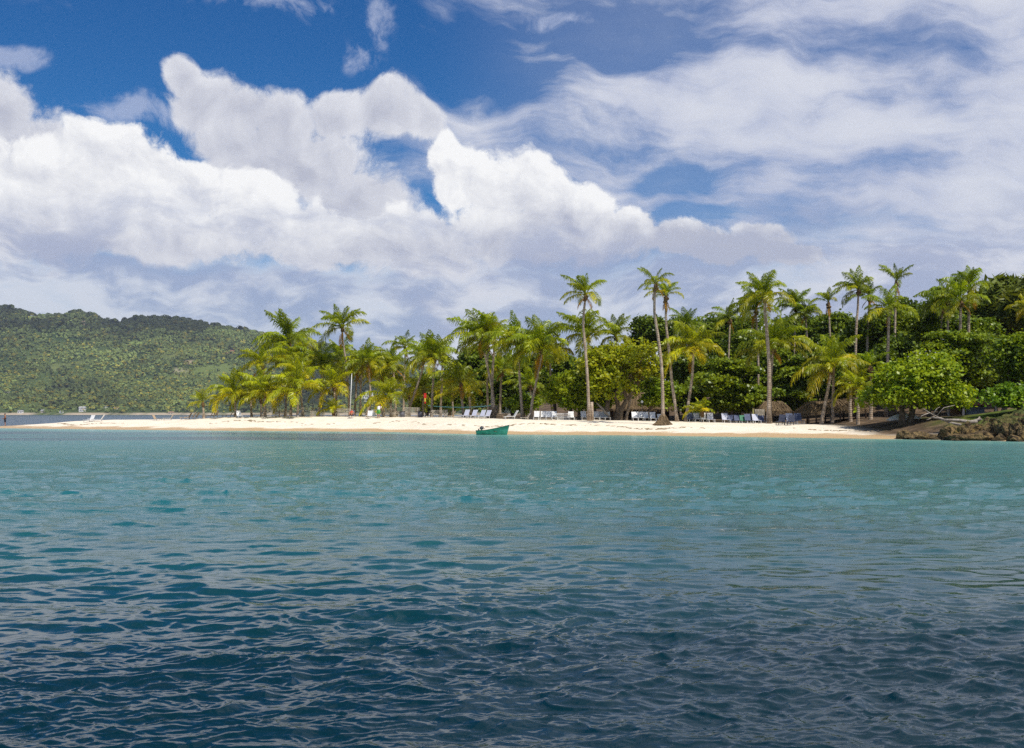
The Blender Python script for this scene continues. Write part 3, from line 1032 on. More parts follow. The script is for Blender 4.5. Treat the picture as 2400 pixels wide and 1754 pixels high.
P('low leafy palm a little left of the flagpole', 783, 908, 131, 782, 58, 'mid', tint=YEL)
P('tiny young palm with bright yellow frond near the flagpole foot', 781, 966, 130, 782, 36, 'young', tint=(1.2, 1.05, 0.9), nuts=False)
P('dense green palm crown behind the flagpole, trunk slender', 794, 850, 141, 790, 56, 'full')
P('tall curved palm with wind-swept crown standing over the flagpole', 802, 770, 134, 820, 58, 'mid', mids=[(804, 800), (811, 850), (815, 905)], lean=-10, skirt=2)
P('leaning slim palm directly right of the flagpole base', 836, 872, 139, 830, 44, 'mid', tint=YEL)
P('straight thin palm left of the white hillside hotel', 849, 859, 135, 846, 50, 'mid', tint=YEL)
P('curved dark-trunked palm in front of the white hillside hotel', 864, 852, 132, 858, 50, 'full', mids=[(866, 890), (868, 930)])
P('pale back-leaning palm seen between two trunks by the hotel', 872, 862, 144, 868, 46, 'mid', tint=YEL)
P('palm with tall pointed crown over the bushy yellow low palm', 922, 860, 136, 929, 58, 'full', mids=[(924, 900)])
P('yellowing palm under the pointed crown in the grove middle', 896, 888, 140, 900, 52, 'full', tint=(1.2, 1.06, .85))
P('background palm with small crown peeping over the grove middle', 950, 818, 150, 945, 40, 'mid')
P('bushy low palm with bright fan of fronds by the white-shirted person', 916, 936, 127, 915, 64, 'low', tint=YEL, nuts=False)
P('strongly leaning palm crossing diagonally above the grey bins', 994, 843, 131, 953, 52, 'full', mids=[(990, 868), (974, 915), (962, 950)])
P('low spiky palm behind the red banner', 994, 915, 136, 990, 46, 'mid', tint=YEL)
P('straight pale-trunked palm at the left end of the volleyball net', 1018, 842, 127, 1011, 58, 'full', mids=[(1017, 870), (1013, 930)])
P('thicker grey palm behind the left end of the volleyball net', 1037, 838, 133, 1032, 50, 'full', mids=[(1036, 880)])
P('short young palm filling the gap behind the volleyball net left half', 958, 928, 140, 960, 46, 'young', tint=YEL)
P('arching palm standing in front of the volleyball net', 1080, 898, 124, 1087, 64, 'mid', mids=[(1081, 920)], tint=(1.05, 1.0, .9))
P('low orange-tinged palm just right of the net-crossing palm', 1098, 914, 130, 1104, 48, 'low', tint=(1.25, 1.02, .85))
P('slim short palm behind the row of pale loungers', 1060, 925, 134, 1062, 42, 'young', tint=YEL)
# --- middle
P('left palm of the wrapped-base pair, trunk leaning left', 1130, 793, 118, 1158, 70, 'full', mids=[(1133, 815), (1147, 880), (1156, 930)])
P('upright right palm of the wrapped-base pair', 1157, 792, 119, 1153, 62, 'full', mids=[(1158, 820), (1154, 880)])
P('thin palm glimpsed between the wrapped-base pair', 1144, 815, 128, 1145, 34, 'mid')
P('small palm on a forked slim trunk right of the wrapped-base pair', 1177, 873, 127, 1171, 44, 'mid', mids=[(1174, 905)])
P('straight palm with pale trunk left of the leaning crown palm', 1212, 806, 114, 1225, 68, 'full', mids=[(1214, 830), (1219, 900)])
P('right-leaning palm with huge round crown above the white loungers', 1270, 820, 112, 1244, 82, 'full', mids=[(1266, 850), (1256, 900), (1247, 945)])
P('low palm in shade below the huge round crown', 1243, 905, 122, 1240, 48, 'low')
P('yellowing palm behind the first white loungers', 1290, 834, 124, 1297, 56, 'full', tint=(1.3, 1.08, .8))
P('very tall palm with open star crown left of the sea grape', 1373, 694, 105, 1381, 58, 'tall', mids=[(1369, 725), (1367, 765), (1373, 834), (1378, 906)], skirt=2)
P('shaggy palm behind the tall star-crowned trunk', 1379, 792, 122, 1381, 76, 'full', mids=[(1380, 830)])
P('background palm right of the shaggy crown, small dark top', 1444, 792, 132, 1440, 50, 'mid')
P('dying palm with hanging orange fronds inside the sea grape', 1494, 864, 110, 1465, 54, 'mid', mids=[(1488, 890), (1478, 935)], tint=(1.15, .95, .8), skirt=4)
P('tallest slender palm rising from the round thatch mound', 1537, 670, 97, 1554, 46, 'tall', mids=[(1535, 690), (1534, 733), (1542, 786), (1550, 853), (1553, 920)], skirt=2, lean=-3)
P('second slender tall palm, slightly shorter, dead skirt under crown', 1561, 697, 103, 1588, 44, 'tall', mids=[(1561, 720), (1562, 770), (1569, 826), (1574, 893), (1582, 946)], skirt=4, lean=2)
P('golden-green palm with full drooping crown right of the tall pair', 1625, 818, 103, 1606, 74, 'full', mids=[(1625, 840), (1622, 888), (1613, 946)], tint=YEL)
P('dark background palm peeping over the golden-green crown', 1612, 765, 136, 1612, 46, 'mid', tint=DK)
P('tiny palm seedling tree in front of the blue loungers', 1646, 968, 101, 1646, 40, 'young', tint=YEL, nuts=False, lean=0)
# --- right of the middle, on the wooded slope
P('dark palm rising from the slope left of the great straight palm', 1711, 750, 126, 1705, 46, 'mid', tint=(.85, .9, 1))
P('great straight palm with thick pale trunk on open sand', 1794, 696, 98, 1801, 68, 'full', mids=[(1793, 725), (1797, 786), (1802, 866)], thick=1.15)
P('dark leaning palm crown just behind the great straight palm', 1772, 728, 116, 1772, 58, 'full', tint=DK)
P('wide palm with flat outstretched fronds behind the great straight trunk', 1813, 818, 102, 1805, 80, 'full', mids=[(1810, 845), (1806, 900)])
P('left of two small palms topping the slope forest', 1866, 722, 128, 1866, 48, 'full', tint=(.85, .92, 1))
P('right of two small palms topping the slope forest', 1888, 738, 126, 1890, 44, 'full', tint=(.9, .95, 1))
P('lone tufted palm with shaggy dead collar on the ridge', 1942, 712, 122, 1948, 38, 'tuft', skirt=4)
P('low wide palm with yellow drooping fronds by the long thatched hut', 1949, 866, 94, 1924, 80, 'full', mids=[(1944, 895), (1934, 945)], tint=(1.1, 1.0, .9))
P('slim straight palm beside the low wide one at long hut', 1954, 846, 97, 1950, 66, 'mid')
P('small yellow palm in front of the long thatched hut', 2009, 915, 90, 2011, 52, 'mid', tint=YEL)
P('stubby palm partly behind the small yellow one', 1996, 895, 95, 1994, 42, 'low', tint=YEL)
P('slender bent palm on the ridge left of the twin tufts', 2012, 682, 112, 2001, 50, 'tall', mids=[(2010, 730), (2006, 780)])
P('dark-crowned ridge palm beside the slender bent one', 2038, 698, 116, 2037, 48, 'tall', tint=DK, skirt=3)
P('ragged half-bare ridge palm with upright plume', 2100, 664, 112, 2098, 46, 'tuft', tint=(.85, .9, 1), skirt=3, lean=6)
P('spreading palm in front of the ragged plume palm', 2084, 728, 102, 2076, 62, 'mid', mids=[(2083, 770)], tint=(.95, .98, 1))
P('pale fan-leaved palm left of the round sunlit sea grape', 2040, 862, 94, 2040, 44, 'young', tint=(.9, 1, 1))
P('rightmost tall palm of the hilltop cluster, long arched fronds', 2275, 680, 104, 2269, 68, 'mid', mids=[(2272, 730)], tint=(.85, .92, 1))
P('front palm of the hilltop cluster with slanting trunk', 2252, 708, 101, 2246, 62, 'mid', mids=[(2252, 750)], tint=(.95, 1, 1))
P('left palm of the hilltop cluster', 2222, 706, 106, 2228, 58, 'full', tint=(.85, .92, 1))
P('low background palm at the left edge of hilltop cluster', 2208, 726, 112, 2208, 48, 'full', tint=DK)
P('yellow-fronded palm cut by the right picture edge', 2412, 732, 92, 2420, 46, 'mid', tint=(1.3, 1.05, .8))


# ------------------------------------------------------------------ broadleaf trees
def leaf_quads(c, nrm, size, r, aspect=1.5):
    n = len(c)
    a = r.normal(0, 1, (n, 3))
    u = np.cross(nrm, a); u /= np.linalg.norm(u, axis=1, keepdims=True) + 1e-9
    v = np.cross(nrm, u); v /= np.linalg.norm(v, axis=1, keepdims=True) + 1e-9
    su = (size * 0.5 * aspect)[:, None]; sv = (size * 0.5)[:, None]
    V = np.stack([c - u * su, c - v * sv + u * su * .1, c + u * su, c + v * sv + u * su * .1], 1).reshape(-1, 3)
    return V, np.arange(n * 4).reshape(-1, 4)


def tree(label, px, py, w, h, d, style='broad', tint=(1, 1, 1), bpx=None, seed=0, n=None, cat='tree', name=None, group='broadleaf trees on the island', stems=1):
    r = np.random.default_rng(1000 + seed + int(px))
    rr = random.Random(seed + int(px))
    bpx = px if bpx is None else bpx
    base = on_ground(bpx, d)
    c = px2w(px, py, d)
    W = w / F * d * 1.16; H = h / F * d * 1.12
    root = empty(name or {'grape': 'sea_grape_tree', 'broad': 'broadleaf_tree', 'layer': 'almond_tree', 'pine': 'casuarina_tree', 'shrub': 'shrub'}[style], base)
    tag(root, label, cat, group)
    cl = c - base
    depth = W * 0.8
    # lobes
    lob = []
    nl = 15 if style != 'layer' else 22
    for k in range(nl):
        while True:
            q = r.uniform(-1, 1, 3)
            if np.dot(q, q) < 1: break
        if style == 'layer':
            z = -0.9 + 1.8 * (k + 0.5) / nl
            wid = math.sqrt(max(0.1, 1 - z * z * 0.8))
            a = r.uniform(0, 6.283); rad = math.sqrt(r.uniform(0.05, 1)) * 0.72 * wid
            ctr = np.array([math.cos(a) * rad * W / 2, math.sin(a) * rad * depth / 2, z * H / 2 * 0.9])
            R = np.array([W * r.uniform(.13, .22), W * r.uniform(.13, .22), max(0.28, H * r.uniform(.045, .075))])
        else:
            q = q / max(0.55, np.linalg.norm(q)) * r.uniform(.45, .72)
            ctr = q * np.array([W / 2, depth / 2, H / 2])
            s = r.uniform(.34, .56)
            R = np.array([W * s / 2 * 1.05, depth * s / 2, H * s / 2])
        lob.append((ctr, R))
    if style in ('grape', 'broad', 'shrub'):
        lob.append((np.array([0, 0, 0.0]), np.array([W * .36, depth * .36, H * .34])))
    nleaf = n or int(np.clip(W * H * 260, 2500, 11000))
    size0 = {'grape': 0.20, 'broad': 0.20, 'layer': 0.22, 'pine': 0.30, 'shrub': 0.17}[style] * (1.12 + (d - 80) / 130)
    per = 14
    nc = nleaf // per
    which = r.integers(0, len(lob), nc)
    C = np.array([l[0] for l in lob])[which]; R = np.array([l[1] for l in lob])[which]
    dr = r.normal(0, 1, (nc, 3)); dr /= np.linalg.norm(dr, axis=1, keepdims=True)
    dr[:, 2] = np.where(dr[:, 2] < -0.3, -dr[:, 2], dr[:, 2])
    rad = 1 - 0.42 * r.random(nc) ** 2.2
    cc = C + dr * R * rad[:, None]
    spread = {'grape': 0.26, 'broad': 0.30, 'layer': 0.34, 'pine': 0.42, 'shrub': 0.20}[style]
    L = np.repeat(cc, per, 0) + r.normal(0, 1, (nc * per, 3)) * np.array([spread, spread, spread * (0.45 if style == 'layer' else 0.7)])
    nr = r.normal(0, 1, (nc * per, 3)) * 0.75 + np.repeat(dr, per, 0) * 0.5 + np.array([0, 0, 0.75])
    nr /= np.linalg.norm(nr, axis=1, keepdims=True)
    zmin = 0.35 - 0 * L[:, 2]
    ok = (L[:, 2] + cl.z) > zmin
    L = L[ok]; nr = nr[ok]
    size = size0 * r.uniform(.65, 1.3, len(L))
    V, q = leaf_quads(L + np.array(cl), nr, size, r, 5.0 if style == 'pine' else 1.35)
    if style == 'pine':
        pass
    me = mesh_np('crown', V, q)
    cr = obj('crown', me, M[{'grape': 'grape', 'broad': 'broad', 'layer': 'broad', 'pine': 'pine', 'shrub': 'grape'}[style]], root)
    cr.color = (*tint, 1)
    # stems and limbs
    mb = MB()
    for s in range(stems):
        off = (s - (stems - 1) / 2) * 0.55
        b0 = Vector((off, rr.uniform(-.2, .2), -0.25))
        fork = Vector((cl.x * 0.45 + off * 1.8, cl.y * .4, max(0.5, cl.z * 0.45)))
        r0 = 0.10 + 0.012 * (W + H)
        path = smooth_path([b0, b0.lerp(fork, .5) + Vector((rr.uniform(-.25, .25), rr.uniform(-.2, .2), 0)), fork], 6)
        mb.tube(path, [r0 * (1.25 - 0.6 * i / (len(path) - 1)) for i in range(len(path))], 8, jitter=0.15)
        pick = rr.sample(range(len(lob)), min(len(lob), 7 if stems == 1 else 4))
        for k in pick:
            e = Vector(lob[k][0]) + cl
            if e.z < fork.z * 0.8: continue
            m1 = fork.lerp(e, .5) + Vector((rr.uniform(-.3, .3), rr.uniform(-.3, .3), rr.uniform(0, .3)))
            pp = smooth_path([fork - Vector((0, 0, .05)), m1, e], 6)
            mb.tube(pp, [r0 * .6 * (1 - .8 * i / (len(pp) - 1)) for i in range(len(pp))], 6, jitter=.1)
    mb.build('trunk', M['bark'], root, True)
    return root


T = tree
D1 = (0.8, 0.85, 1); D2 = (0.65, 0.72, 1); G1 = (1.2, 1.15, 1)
# behind the volleyball net and in the middle
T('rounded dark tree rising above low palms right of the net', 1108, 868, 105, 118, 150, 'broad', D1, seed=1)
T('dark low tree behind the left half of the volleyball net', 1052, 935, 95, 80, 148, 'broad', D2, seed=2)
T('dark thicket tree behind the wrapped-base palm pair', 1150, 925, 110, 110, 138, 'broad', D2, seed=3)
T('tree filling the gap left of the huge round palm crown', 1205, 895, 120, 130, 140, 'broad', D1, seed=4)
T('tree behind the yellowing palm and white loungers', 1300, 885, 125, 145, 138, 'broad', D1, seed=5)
T('small bright leafy shrub beneath the huge round palm crown', 1228, 950, 74, 46, 119, 'shrub', (.75, .9, 1), seed=6, cat='shrub')
T('low bright bush in front of dark trees by the red banner', 985, 950, 40, 34, 140, 'shrub', (.8, .9, 1), seed=7, cat='shrub')
T('biggest yellow-green sea grape between star-crowned palm and mound', 1455, 880, 178, 150, 109, 'grape', (1, 1, 1), bpx=1440, seed=8, stems=3)
T('left spreading sea grape beside the star-crowned palm trunk', 1345, 925, 125, 95, 112, 'grape', (.8, .9, 1), bpx=1352, seed=9, stems=2)
T('low sea grape boughs hanging over the shaded white loungers', 1405, 935, 90, 60, 113, 'grape', (.75, .88, 1), bpx=1424, seed=10)
T('sea grape edge boughs in front of the large thatched hut', 1545, 925, 95, 75, 112, 'grape', (.7, .85, 1), bpx=1504, seed=11)
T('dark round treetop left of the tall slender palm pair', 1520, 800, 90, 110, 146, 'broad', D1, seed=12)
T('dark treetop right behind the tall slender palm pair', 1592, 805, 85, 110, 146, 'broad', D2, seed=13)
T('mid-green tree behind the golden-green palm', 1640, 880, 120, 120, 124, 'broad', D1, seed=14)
T('almond tree with tiered boughs over the blue loungers', 1712, 905, 165, 125, 113, 'layer', G1, seed=15)
T('rounded tree high on slope above the tiered almond', 1690, 805, 130, 125, 140, 'broad', D1, seed=16)
T('slope tree left behind the great straight palm', 1760, 815, 120, 130, 134, 'broad', D1, seed=17)
T('dark tiered tree behind the small thatched hut', 1850, 895, 150, 150, 118, 'layer', (1, 1, 1), seed=18)
T('slope treetop under the two small ridge palms', 1850, 800, 130, 105, 138, 'broad', D1, seed=19)
T('treetop on ridge beneath the lone tufted palm', 1955, 800, 140, 120, 134, 'broad', (.9, .95, 1), seed=20)
T('dark tree directly behind the long thatched hut', 1985, 905, 120, 120, 112, 'broad', D2, seed=21)
T('glossy green tree left of the round sunlit sea grape', 2050, 800, 130, 160, 118, 'broad', (1, 1, 1), seed=22)
T('large forest tree above the round sunlit sea grape', 2150, 785, 170, 150, 116, 'broad', (1, 1, 1), seed=23)
T('small dark treetop poking up left of the hilltop palm cluster', 2118, 725, 60, 50, 126, 'broad', D2, seed=24)
T('dome treetop under the hilltop palm cluster', 2215, 745, 110, 80, 122, 'broad', D1, seed=25)
T('wide tiered almond right of the round sunlit sea grape', 2240, 845, 185, 130, 98, 'layer', (1.15, 1.15, 1), seed=26)
T('dark tree in shade above the red-roofed pavilion', 2290, 900, 130, 90, 104, 'broad', D2, seed=27)
T('feathery casuarina on the skyline near the right picture edge', 2345, 740, 120, 120, 122, 'pine', (1, 1, 1), seed=28)
T('taller casuarina cut by the right picture edge', 2415, 735, 120, 150, 116, 'pine', (1.1, 1, 1), seed=29)
T('dark tree between casuarinas and the tiered almond', 2330, 830, 130, 110, 108, 'broad', D1, seed=30)
T('leafy tree on the grass bank at the right picture edge', 2385, 868, 110, 150, 90, 'broad', (1.05, 1.1, 1), bpx=2352, seed=31)
T('round sunlit yellow-green sea grape over the upturned white kayak', 2135, 912, 216, 146, 84, 'grape', (.85, 1.0, 1), bpx=2122, seed=32, stems=2, n=21000)
T('low leafy boughs reaching over the driftwood trunk', 2215, 935, 120, 50, 86, 'grape', (.62, .85, 1), bpx=2190, seed=33)
T('dark tree filling the forest behind the wide low palm', 1905, 870, 110, 150, 126, 'broad', D2, seed=34)

T('dark tree behind the second tall slender palm trunk', 1590, 885, 100, 120, 130, 'broad', D1, seed=41)
T('low dark tree right of the large thatched hut', 1612, 938, 90, 70, 121, 'layer', (.9, .9, 1), seed=42)
T('dense tree right behind the great straight palm trunk', 1790, 890, 120, 130, 124, 'broad', D1, seed=43)
T('low boughs over the small thatched hut roof', 1770, 935, 110, 55, 114, 'layer', (1.1, 1.1, 1), seed=44)
T('forest tree between the long hut and the ridge palms', 1990, 850, 120, 130, 122, 'broad', D1, seed=45)
T('dark forest tree behind the round sunlit sea grape', 2090, 870, 140, 130, 108, 'broad', D2, seed=46)
T('forest tree low on slope left of tiered almond by sea grape', 2180, 900, 110, 100, 100, 'layer', (.8, .85, 1), seed=47)
T('shaded tree over the pavilion right side', 2330, 905, 90, 80, 100, 'broad', D2, seed=48)
T('dense slope tree under the dark ridge palm', 1730, 850, 120, 110, 128, 'broad', D1, seed=49)
T('slope tree right of the dark treetop behind the palm pair', 1650, 800, 100, 100, 142, 'broad', (.9, .95, 1), seed=50)
T('ridge treetop right of the two small palms', 1905, 790, 110, 90, 140, 'broad', D1, seed=51)
T('ridge treetop at foot of the spreading palm', 2095, 790, 110, 110, 120, 'broad', (.95, 1, 1), seed=52)
T('sunlit treetop behind the front hilltop palm', 2270, 790, 120, 90, 112, 'broad', (1.0, 1.05, 1), seed=53)
T('dark hedge-like tree behind the shaded white loungers', 1390, 900, 110, 130, 130, 'broad', D2, seed=54)
T('dark tree at back of the grove right of the bins', 1005, 930, 70, 90, 152, 'broad', D2, seed=55)
T('dark tree behind the large thatched hut', 1480, 905, 150, 120, 134, 'broad', D2, seed=56)

T('low leafy boughs hanging over the rocks at right picture edge', 2375, 935, 120, 60, 80, 'grape', (.5, .75, 1), bpx=2400, seed=60)


# ------------------------------------------------------------------ things on the beach
def bp(px, s, dz=0.0):
    """ground point in photo column px, s metres inland of the waterline"""
    d = 100.0
    for _ in range(30):
        x = (px - CX) / F * d
        d = 0.5 * d + 0.5 * (float(np.interp(x, SX, SY)) + s)
    return on_ground(px, d, dz)


def lounger_meshes():
    seat = MB()
    for y in (-0.30, 0.30):
        seat.box((0.0, y, 0.33), (1.30, 0.05, 0.06))
    for k in range(9):
        seat.box((-0.60 + k * 0.15, 0, 0.345), (0.115, 0.56, 0.025))
    back = MB()
    Mr = Matrix.Rotation(math.radians(-58), 3, 'Y')
    def pb(u, y, s):
        c = Mr @ Vector((u, y, 0))
        back.box((0.60 + c.x, c.y, 0.34 + c.z), s, Mr)
    for y in (-0.29, 0.29):
        pb(0.40, y, (0.84, 0.05, 0.045))
    for k in range(6):
        pb(0.07 + k * 0.135, 0, (0.118, 0.54, 0.022))
    leg = MB().box((0, 0, 0.15), (0.05, 0.05, 0.36), taper=1.1)
    flat = MB()
    for y in (-0.30, 0.30):
        flat.box((0.0, y, 0.06), (1.90, 0.05, 0.055))
    for k in range(13):
        flat.box((-0.87 + k * 0.145, 0, 0.075), (0.112, 0.56, 0.025))
    feet = MB().box((0, 0, 0.0), (0.06, 0.60, 0.09))
    arm = MB().box((0.42, 0, 0.50), (0.40, 0.05, 0.03)).box((0.26, 0, 0.415), (0.035, 0.035, 0.15))
    return {k: v.mesh('lounger_' + k) for k, v in dict(seat=seat, back=back, leg=leg, flat=flat, feet=feet, arm=arm).items()}


LM = lounger_meshes()
_lm_cache = {}


def lm(part, mat):
    k = (part, mat)
    if k not in _lm_cache:
        me = LM[part].copy(); me.materials.clear(); me.materials.append(M[mat])
        _lm_cache[k] = me
    return _lm_cache[k]


def lounger(label, px, s, yaw=90, mat='white_plastic', frame=None, group='sun loungers on the sand', scale=1.0, tiltx=0.0, arms=False, dz=0.0):
    """yaw 90: back away from the sea, feet towards the viewer; 0: back to the right; 180: back to the left; 270: back to the viewer"""
    frame = frame or mat
    p = bp(px, s, dz)
    root = empty('sun_lounger', p, math.radians(yaw))
    root.rotation_euler.x = tiltx
    root.scale = (scale * .9,) * 3
    tag(root, label, 'lounger', group)
    obj('seat', lm('seat', mat), None, root)
    obj('backrest', lm('back', mat), None, root)
    for x in (-0.55, 0.55):
        for y in (-0.30, 0.30):
            obj('leg', lm('leg', frame), None, root, (x, y, 0))
    if arms:
        for y in (-0.34, 0.34):
            obj('armrest', lm('arm', frame), None, root, (0, y, 0))
    return root


def stack(label, px, s, n, group, mat='old_white', yaw=0, skew=0.0, step=0.145):
    r = random.Random(int(px))
    for k in range(n):
        p = bp(px, s, 0.05 + k * step)
        root = empty('stacked_lounger', p + Vector((r.uniform(-.05, .05) + skew * k, r.uniform(-.05, .05), 0)), math.radians(yaw + r.uniform(-4, 4)))
        root.rotation_euler.y = r.uniform(-.03, .03)
        tag(root, label + (', topmost' if k == n - 1 else ', at the bottom' if k == 0 else ', in the middle'), 'lounger', group)
        obj('slatted_bed', lm('flat', mat), None, root)
        for x in (-0.7, 0.7):
            obj('foot', lm('feet', mat), None, root, (x, 0, 0))


L = lounger
L('white armchair-like lounger alone at the left of the spit', 207, 9.5, 70, arms=True, scale=1.05)
L('white lounger seen side-on beside the lone armchair-like one', 228, 10.5, 8)
L('low tan lounger lying alone midway along the bare spit', 370, 12, 160, 'tan_sling', 'old_white', scale=.8)
L('pale lounger far left of the trio near the lone young palm', 392, 13, 5, 'old_white', scale=.9)
L('left lounger of the tilted trio left of the lone young palm', 433, 14, 0, 'tan_sling', 'old_white')
L('middle lounger of the tilted trio left of the lone young palm', 443, 15, 4, 'tan_sling', 'old_white')
L('right lounger of the tilted trio left of the lone young palm', 451, 14.5, 358, 'tan_sling', 'old_white')
L('tan lounger just right of the lone young palm', 484, 15, 10, 'tan_sling', 'old_white')
L('second tan lounger right of the lone young palm', 492, 16, 6, 'tan_sling', 'old_white')
L('tan lounger facing the sea between lone palm and low palms', 502, 15, 85, 'tan_sling', 'white_plastic')
L('grey-white lounger left of the reddish-trunk low palm', 531, 17, 8, 'old_white')
L('second grey-white lounger left of the reddish-trunk low palm', 539, 18, 2, 'old_white')
L('white lounger turned to the sea in front of the low palms', 562, 12.5, 115)
L('grey lounger behind the low palms before the tall stack', 603, 16, 30, 'old_white')
L('blue-draped lounger beside the broad low palm', 688, 13, 20, 'blue_sling', 'white_plastic')
L('lounger carrying the sunbather in red', 823, 13, 90, 'blue_sling', 'white_plastic')
L('bright white lounger left of the person in green shorts', 864, 12.5, 84)
L('white lounger behind the person in green shorts', 872, 16, 80)
L('low tan lounger behind the volleyball net', 1052, 16, 350, 'tan_sling', 'old_white', scale=.85)
L('first pale lounger of the four beneath the volleyball net', 1086, 15, 60, 'lavender', 'white_plastic')
L('second pale lounger of the four beneath the volleyball net', 1104, 15.2, 58, 'lavender', 'white_plastic')
L('third pale lounger of the four beneath the volleyball net', 1123, 15.4, 56, 'lavender', 'white_plastic')
L('fourth pale lounger of the four, next to wrapped palm base', 1136, 15.8, 56, 'lavender', 'white_plastic')
L('white lounger seen side-on right of the wrapped palm base', 1194, 15, 18)
L('flat white lounger at the foot of the straight pale palm', 1228, 15.5, 12, 'old_white', scale=.7)
L('first white lounger right of the leaning round-crowned palm', 1257, 15, 84)
L('second white lounger right of the leaning round-crowned palm', 1273, 15.6, 86)
L('third white lounger right of the leaning round-crowned palm', 1286, 15.2, 90)
L('fourth white lounger right of the leaning round-crowned palm', 1300, 15.2, 92)
L('white lounger just right of the sagging white stack', 1340, 16, 92)
L('shaded white lounger left of the star-crowned palm trunk', 1369, 17, 92)
L('shaded white lounger right of the cut palm stump', 1398, 17, 90)
L('shaded white lounger under the sea grape, left of a pair', 1412, 17.6, 92)
L('shaded white lounger under the sea grape, right of a pair', 1424, 17.6, 88)
L('first white lounger in front of the large thatched hut', 1489, 17, 90)
L('second white lounger in front of the large thatched hut', 1501, 17.8, 88)
L('third white lounger in front of the large thatched hut', 1516, 17.4, 92)
L('fourth white lounger in front of the large thatched hut', 1531, 16.8, 88)
L('small white lounger half hidden by the thatch mound palm', 1549, 17.6, 95, scale=.8)
L('first blue lounger right of the golden-green palm', 1620, 16.5, 92, 'blue_sling', 'white_plastic')
L('second blue-white lounger right of the golden-green palm', 1635, 17, 90, 'lavender', 'white_plastic')
L('third lounger beside the palm seedling, white', 1652, 16.5, 94)
L('fourth lounger right of the palm seedling, white and blue', 1667, 16.5, 88, 'lavender', 'white_plastic')
L('pale lounger at left end of the shaded blue row', 1702, 18, 90, 'lavender', 'white_plastic')
L('blue lounger second in the shaded row under the almond', 1716, 18.2, 92, 'blue_sling', 'white_plastic', scale=.85)
L('blue lounger third in the shaded row under the almond', 1730, 18.2, 92, 'blue_sling', 'white_plastic', scale=.85)
L('green lounger in the shaded row under the almond', 1743, 17.6, 90, 'green_sling', 'white_plastic', scale=.85)
L('blue lounger right of the green one in the shaded row', 1756, 17.6, 90, 'blue_sling', 'white_plastic')
L('pale lounger beside the yellow post left of great palm', 1774, 18, 90, 'lavender', 'white_plastic')
L('blue lounger touching the great straight palm trunk', 1788, 18.4, 90, 'blue_sling', 'white_plastic', scale=.85)
L('left navy lounger with its back to the sea on open sand', 1829, 13.2, 268, 'blue_sling', 'dark_metal')
L('right navy lounger with its back to the sea on open sand', 1849, 13.0, 272, 'blue_sling', 'dark_metal')
L('white lounger facing the sea behind the navy pair', 1855, 17.5, 88, 'lavender', 'white_plastic', scale=1.1)
L('blue lounger with white headrest right of the navy pair', 1874, 16.8, 86, 'blue_sling', 'white_plastic', scale=1.1)

stack('weathered lounger in the tallest stack behind the low palms', 634, 17, 8, 'loungers in the tallest stack')
stack('brownish lounger in the low stack right of the tallest one', 668, 19, 6, 'loungers in the brownish stack', 'tan_sling', 6)
stack('weathered lounger in the stack behind the broad low palm', 718, 19, 8, 'loungers in the stack behind the broad palm')
stack('weathered lounger in the short stack left of the tiny young palm', 744, 18, 5, 'loungers in the short stack by tiny palm', 'old_white', 15)
stack('weathered lounger in the neat stack left of the flagpole', 808, 18, 7, 'loungers in the neat stack by the flagpole')
stack('weathered lounger in the stack behind the bushy low palm', 909, 18, 7, 'loungers in the stack behind the bushy palm', 'old_white', 40)
stack('weathered lounger in the low stack behind the left grey bin', 938, 20, 5, 'loungers in the stack behind the left bin')
stack('weathered lounger in the tall stack between the two grey bins', 966, 18, 8, 'loungers in the stack between the bins')
stack('weathered lounger in the slumped stack at the net left end', 1028, 18, 6, 'loungers in the slumped stack', 'old_white', 10, 0.03)
stack('tan lounger in the small stack right of the wrapped palm base', 1178, 17, 4, 'loungers in the small tan stack', 'tan_sling', 70)
stack('white lounger in the sagging stack in the white row', 1320, 15.8, 5, 'loungers in the sagging white stack', 'white_plastic', 8)


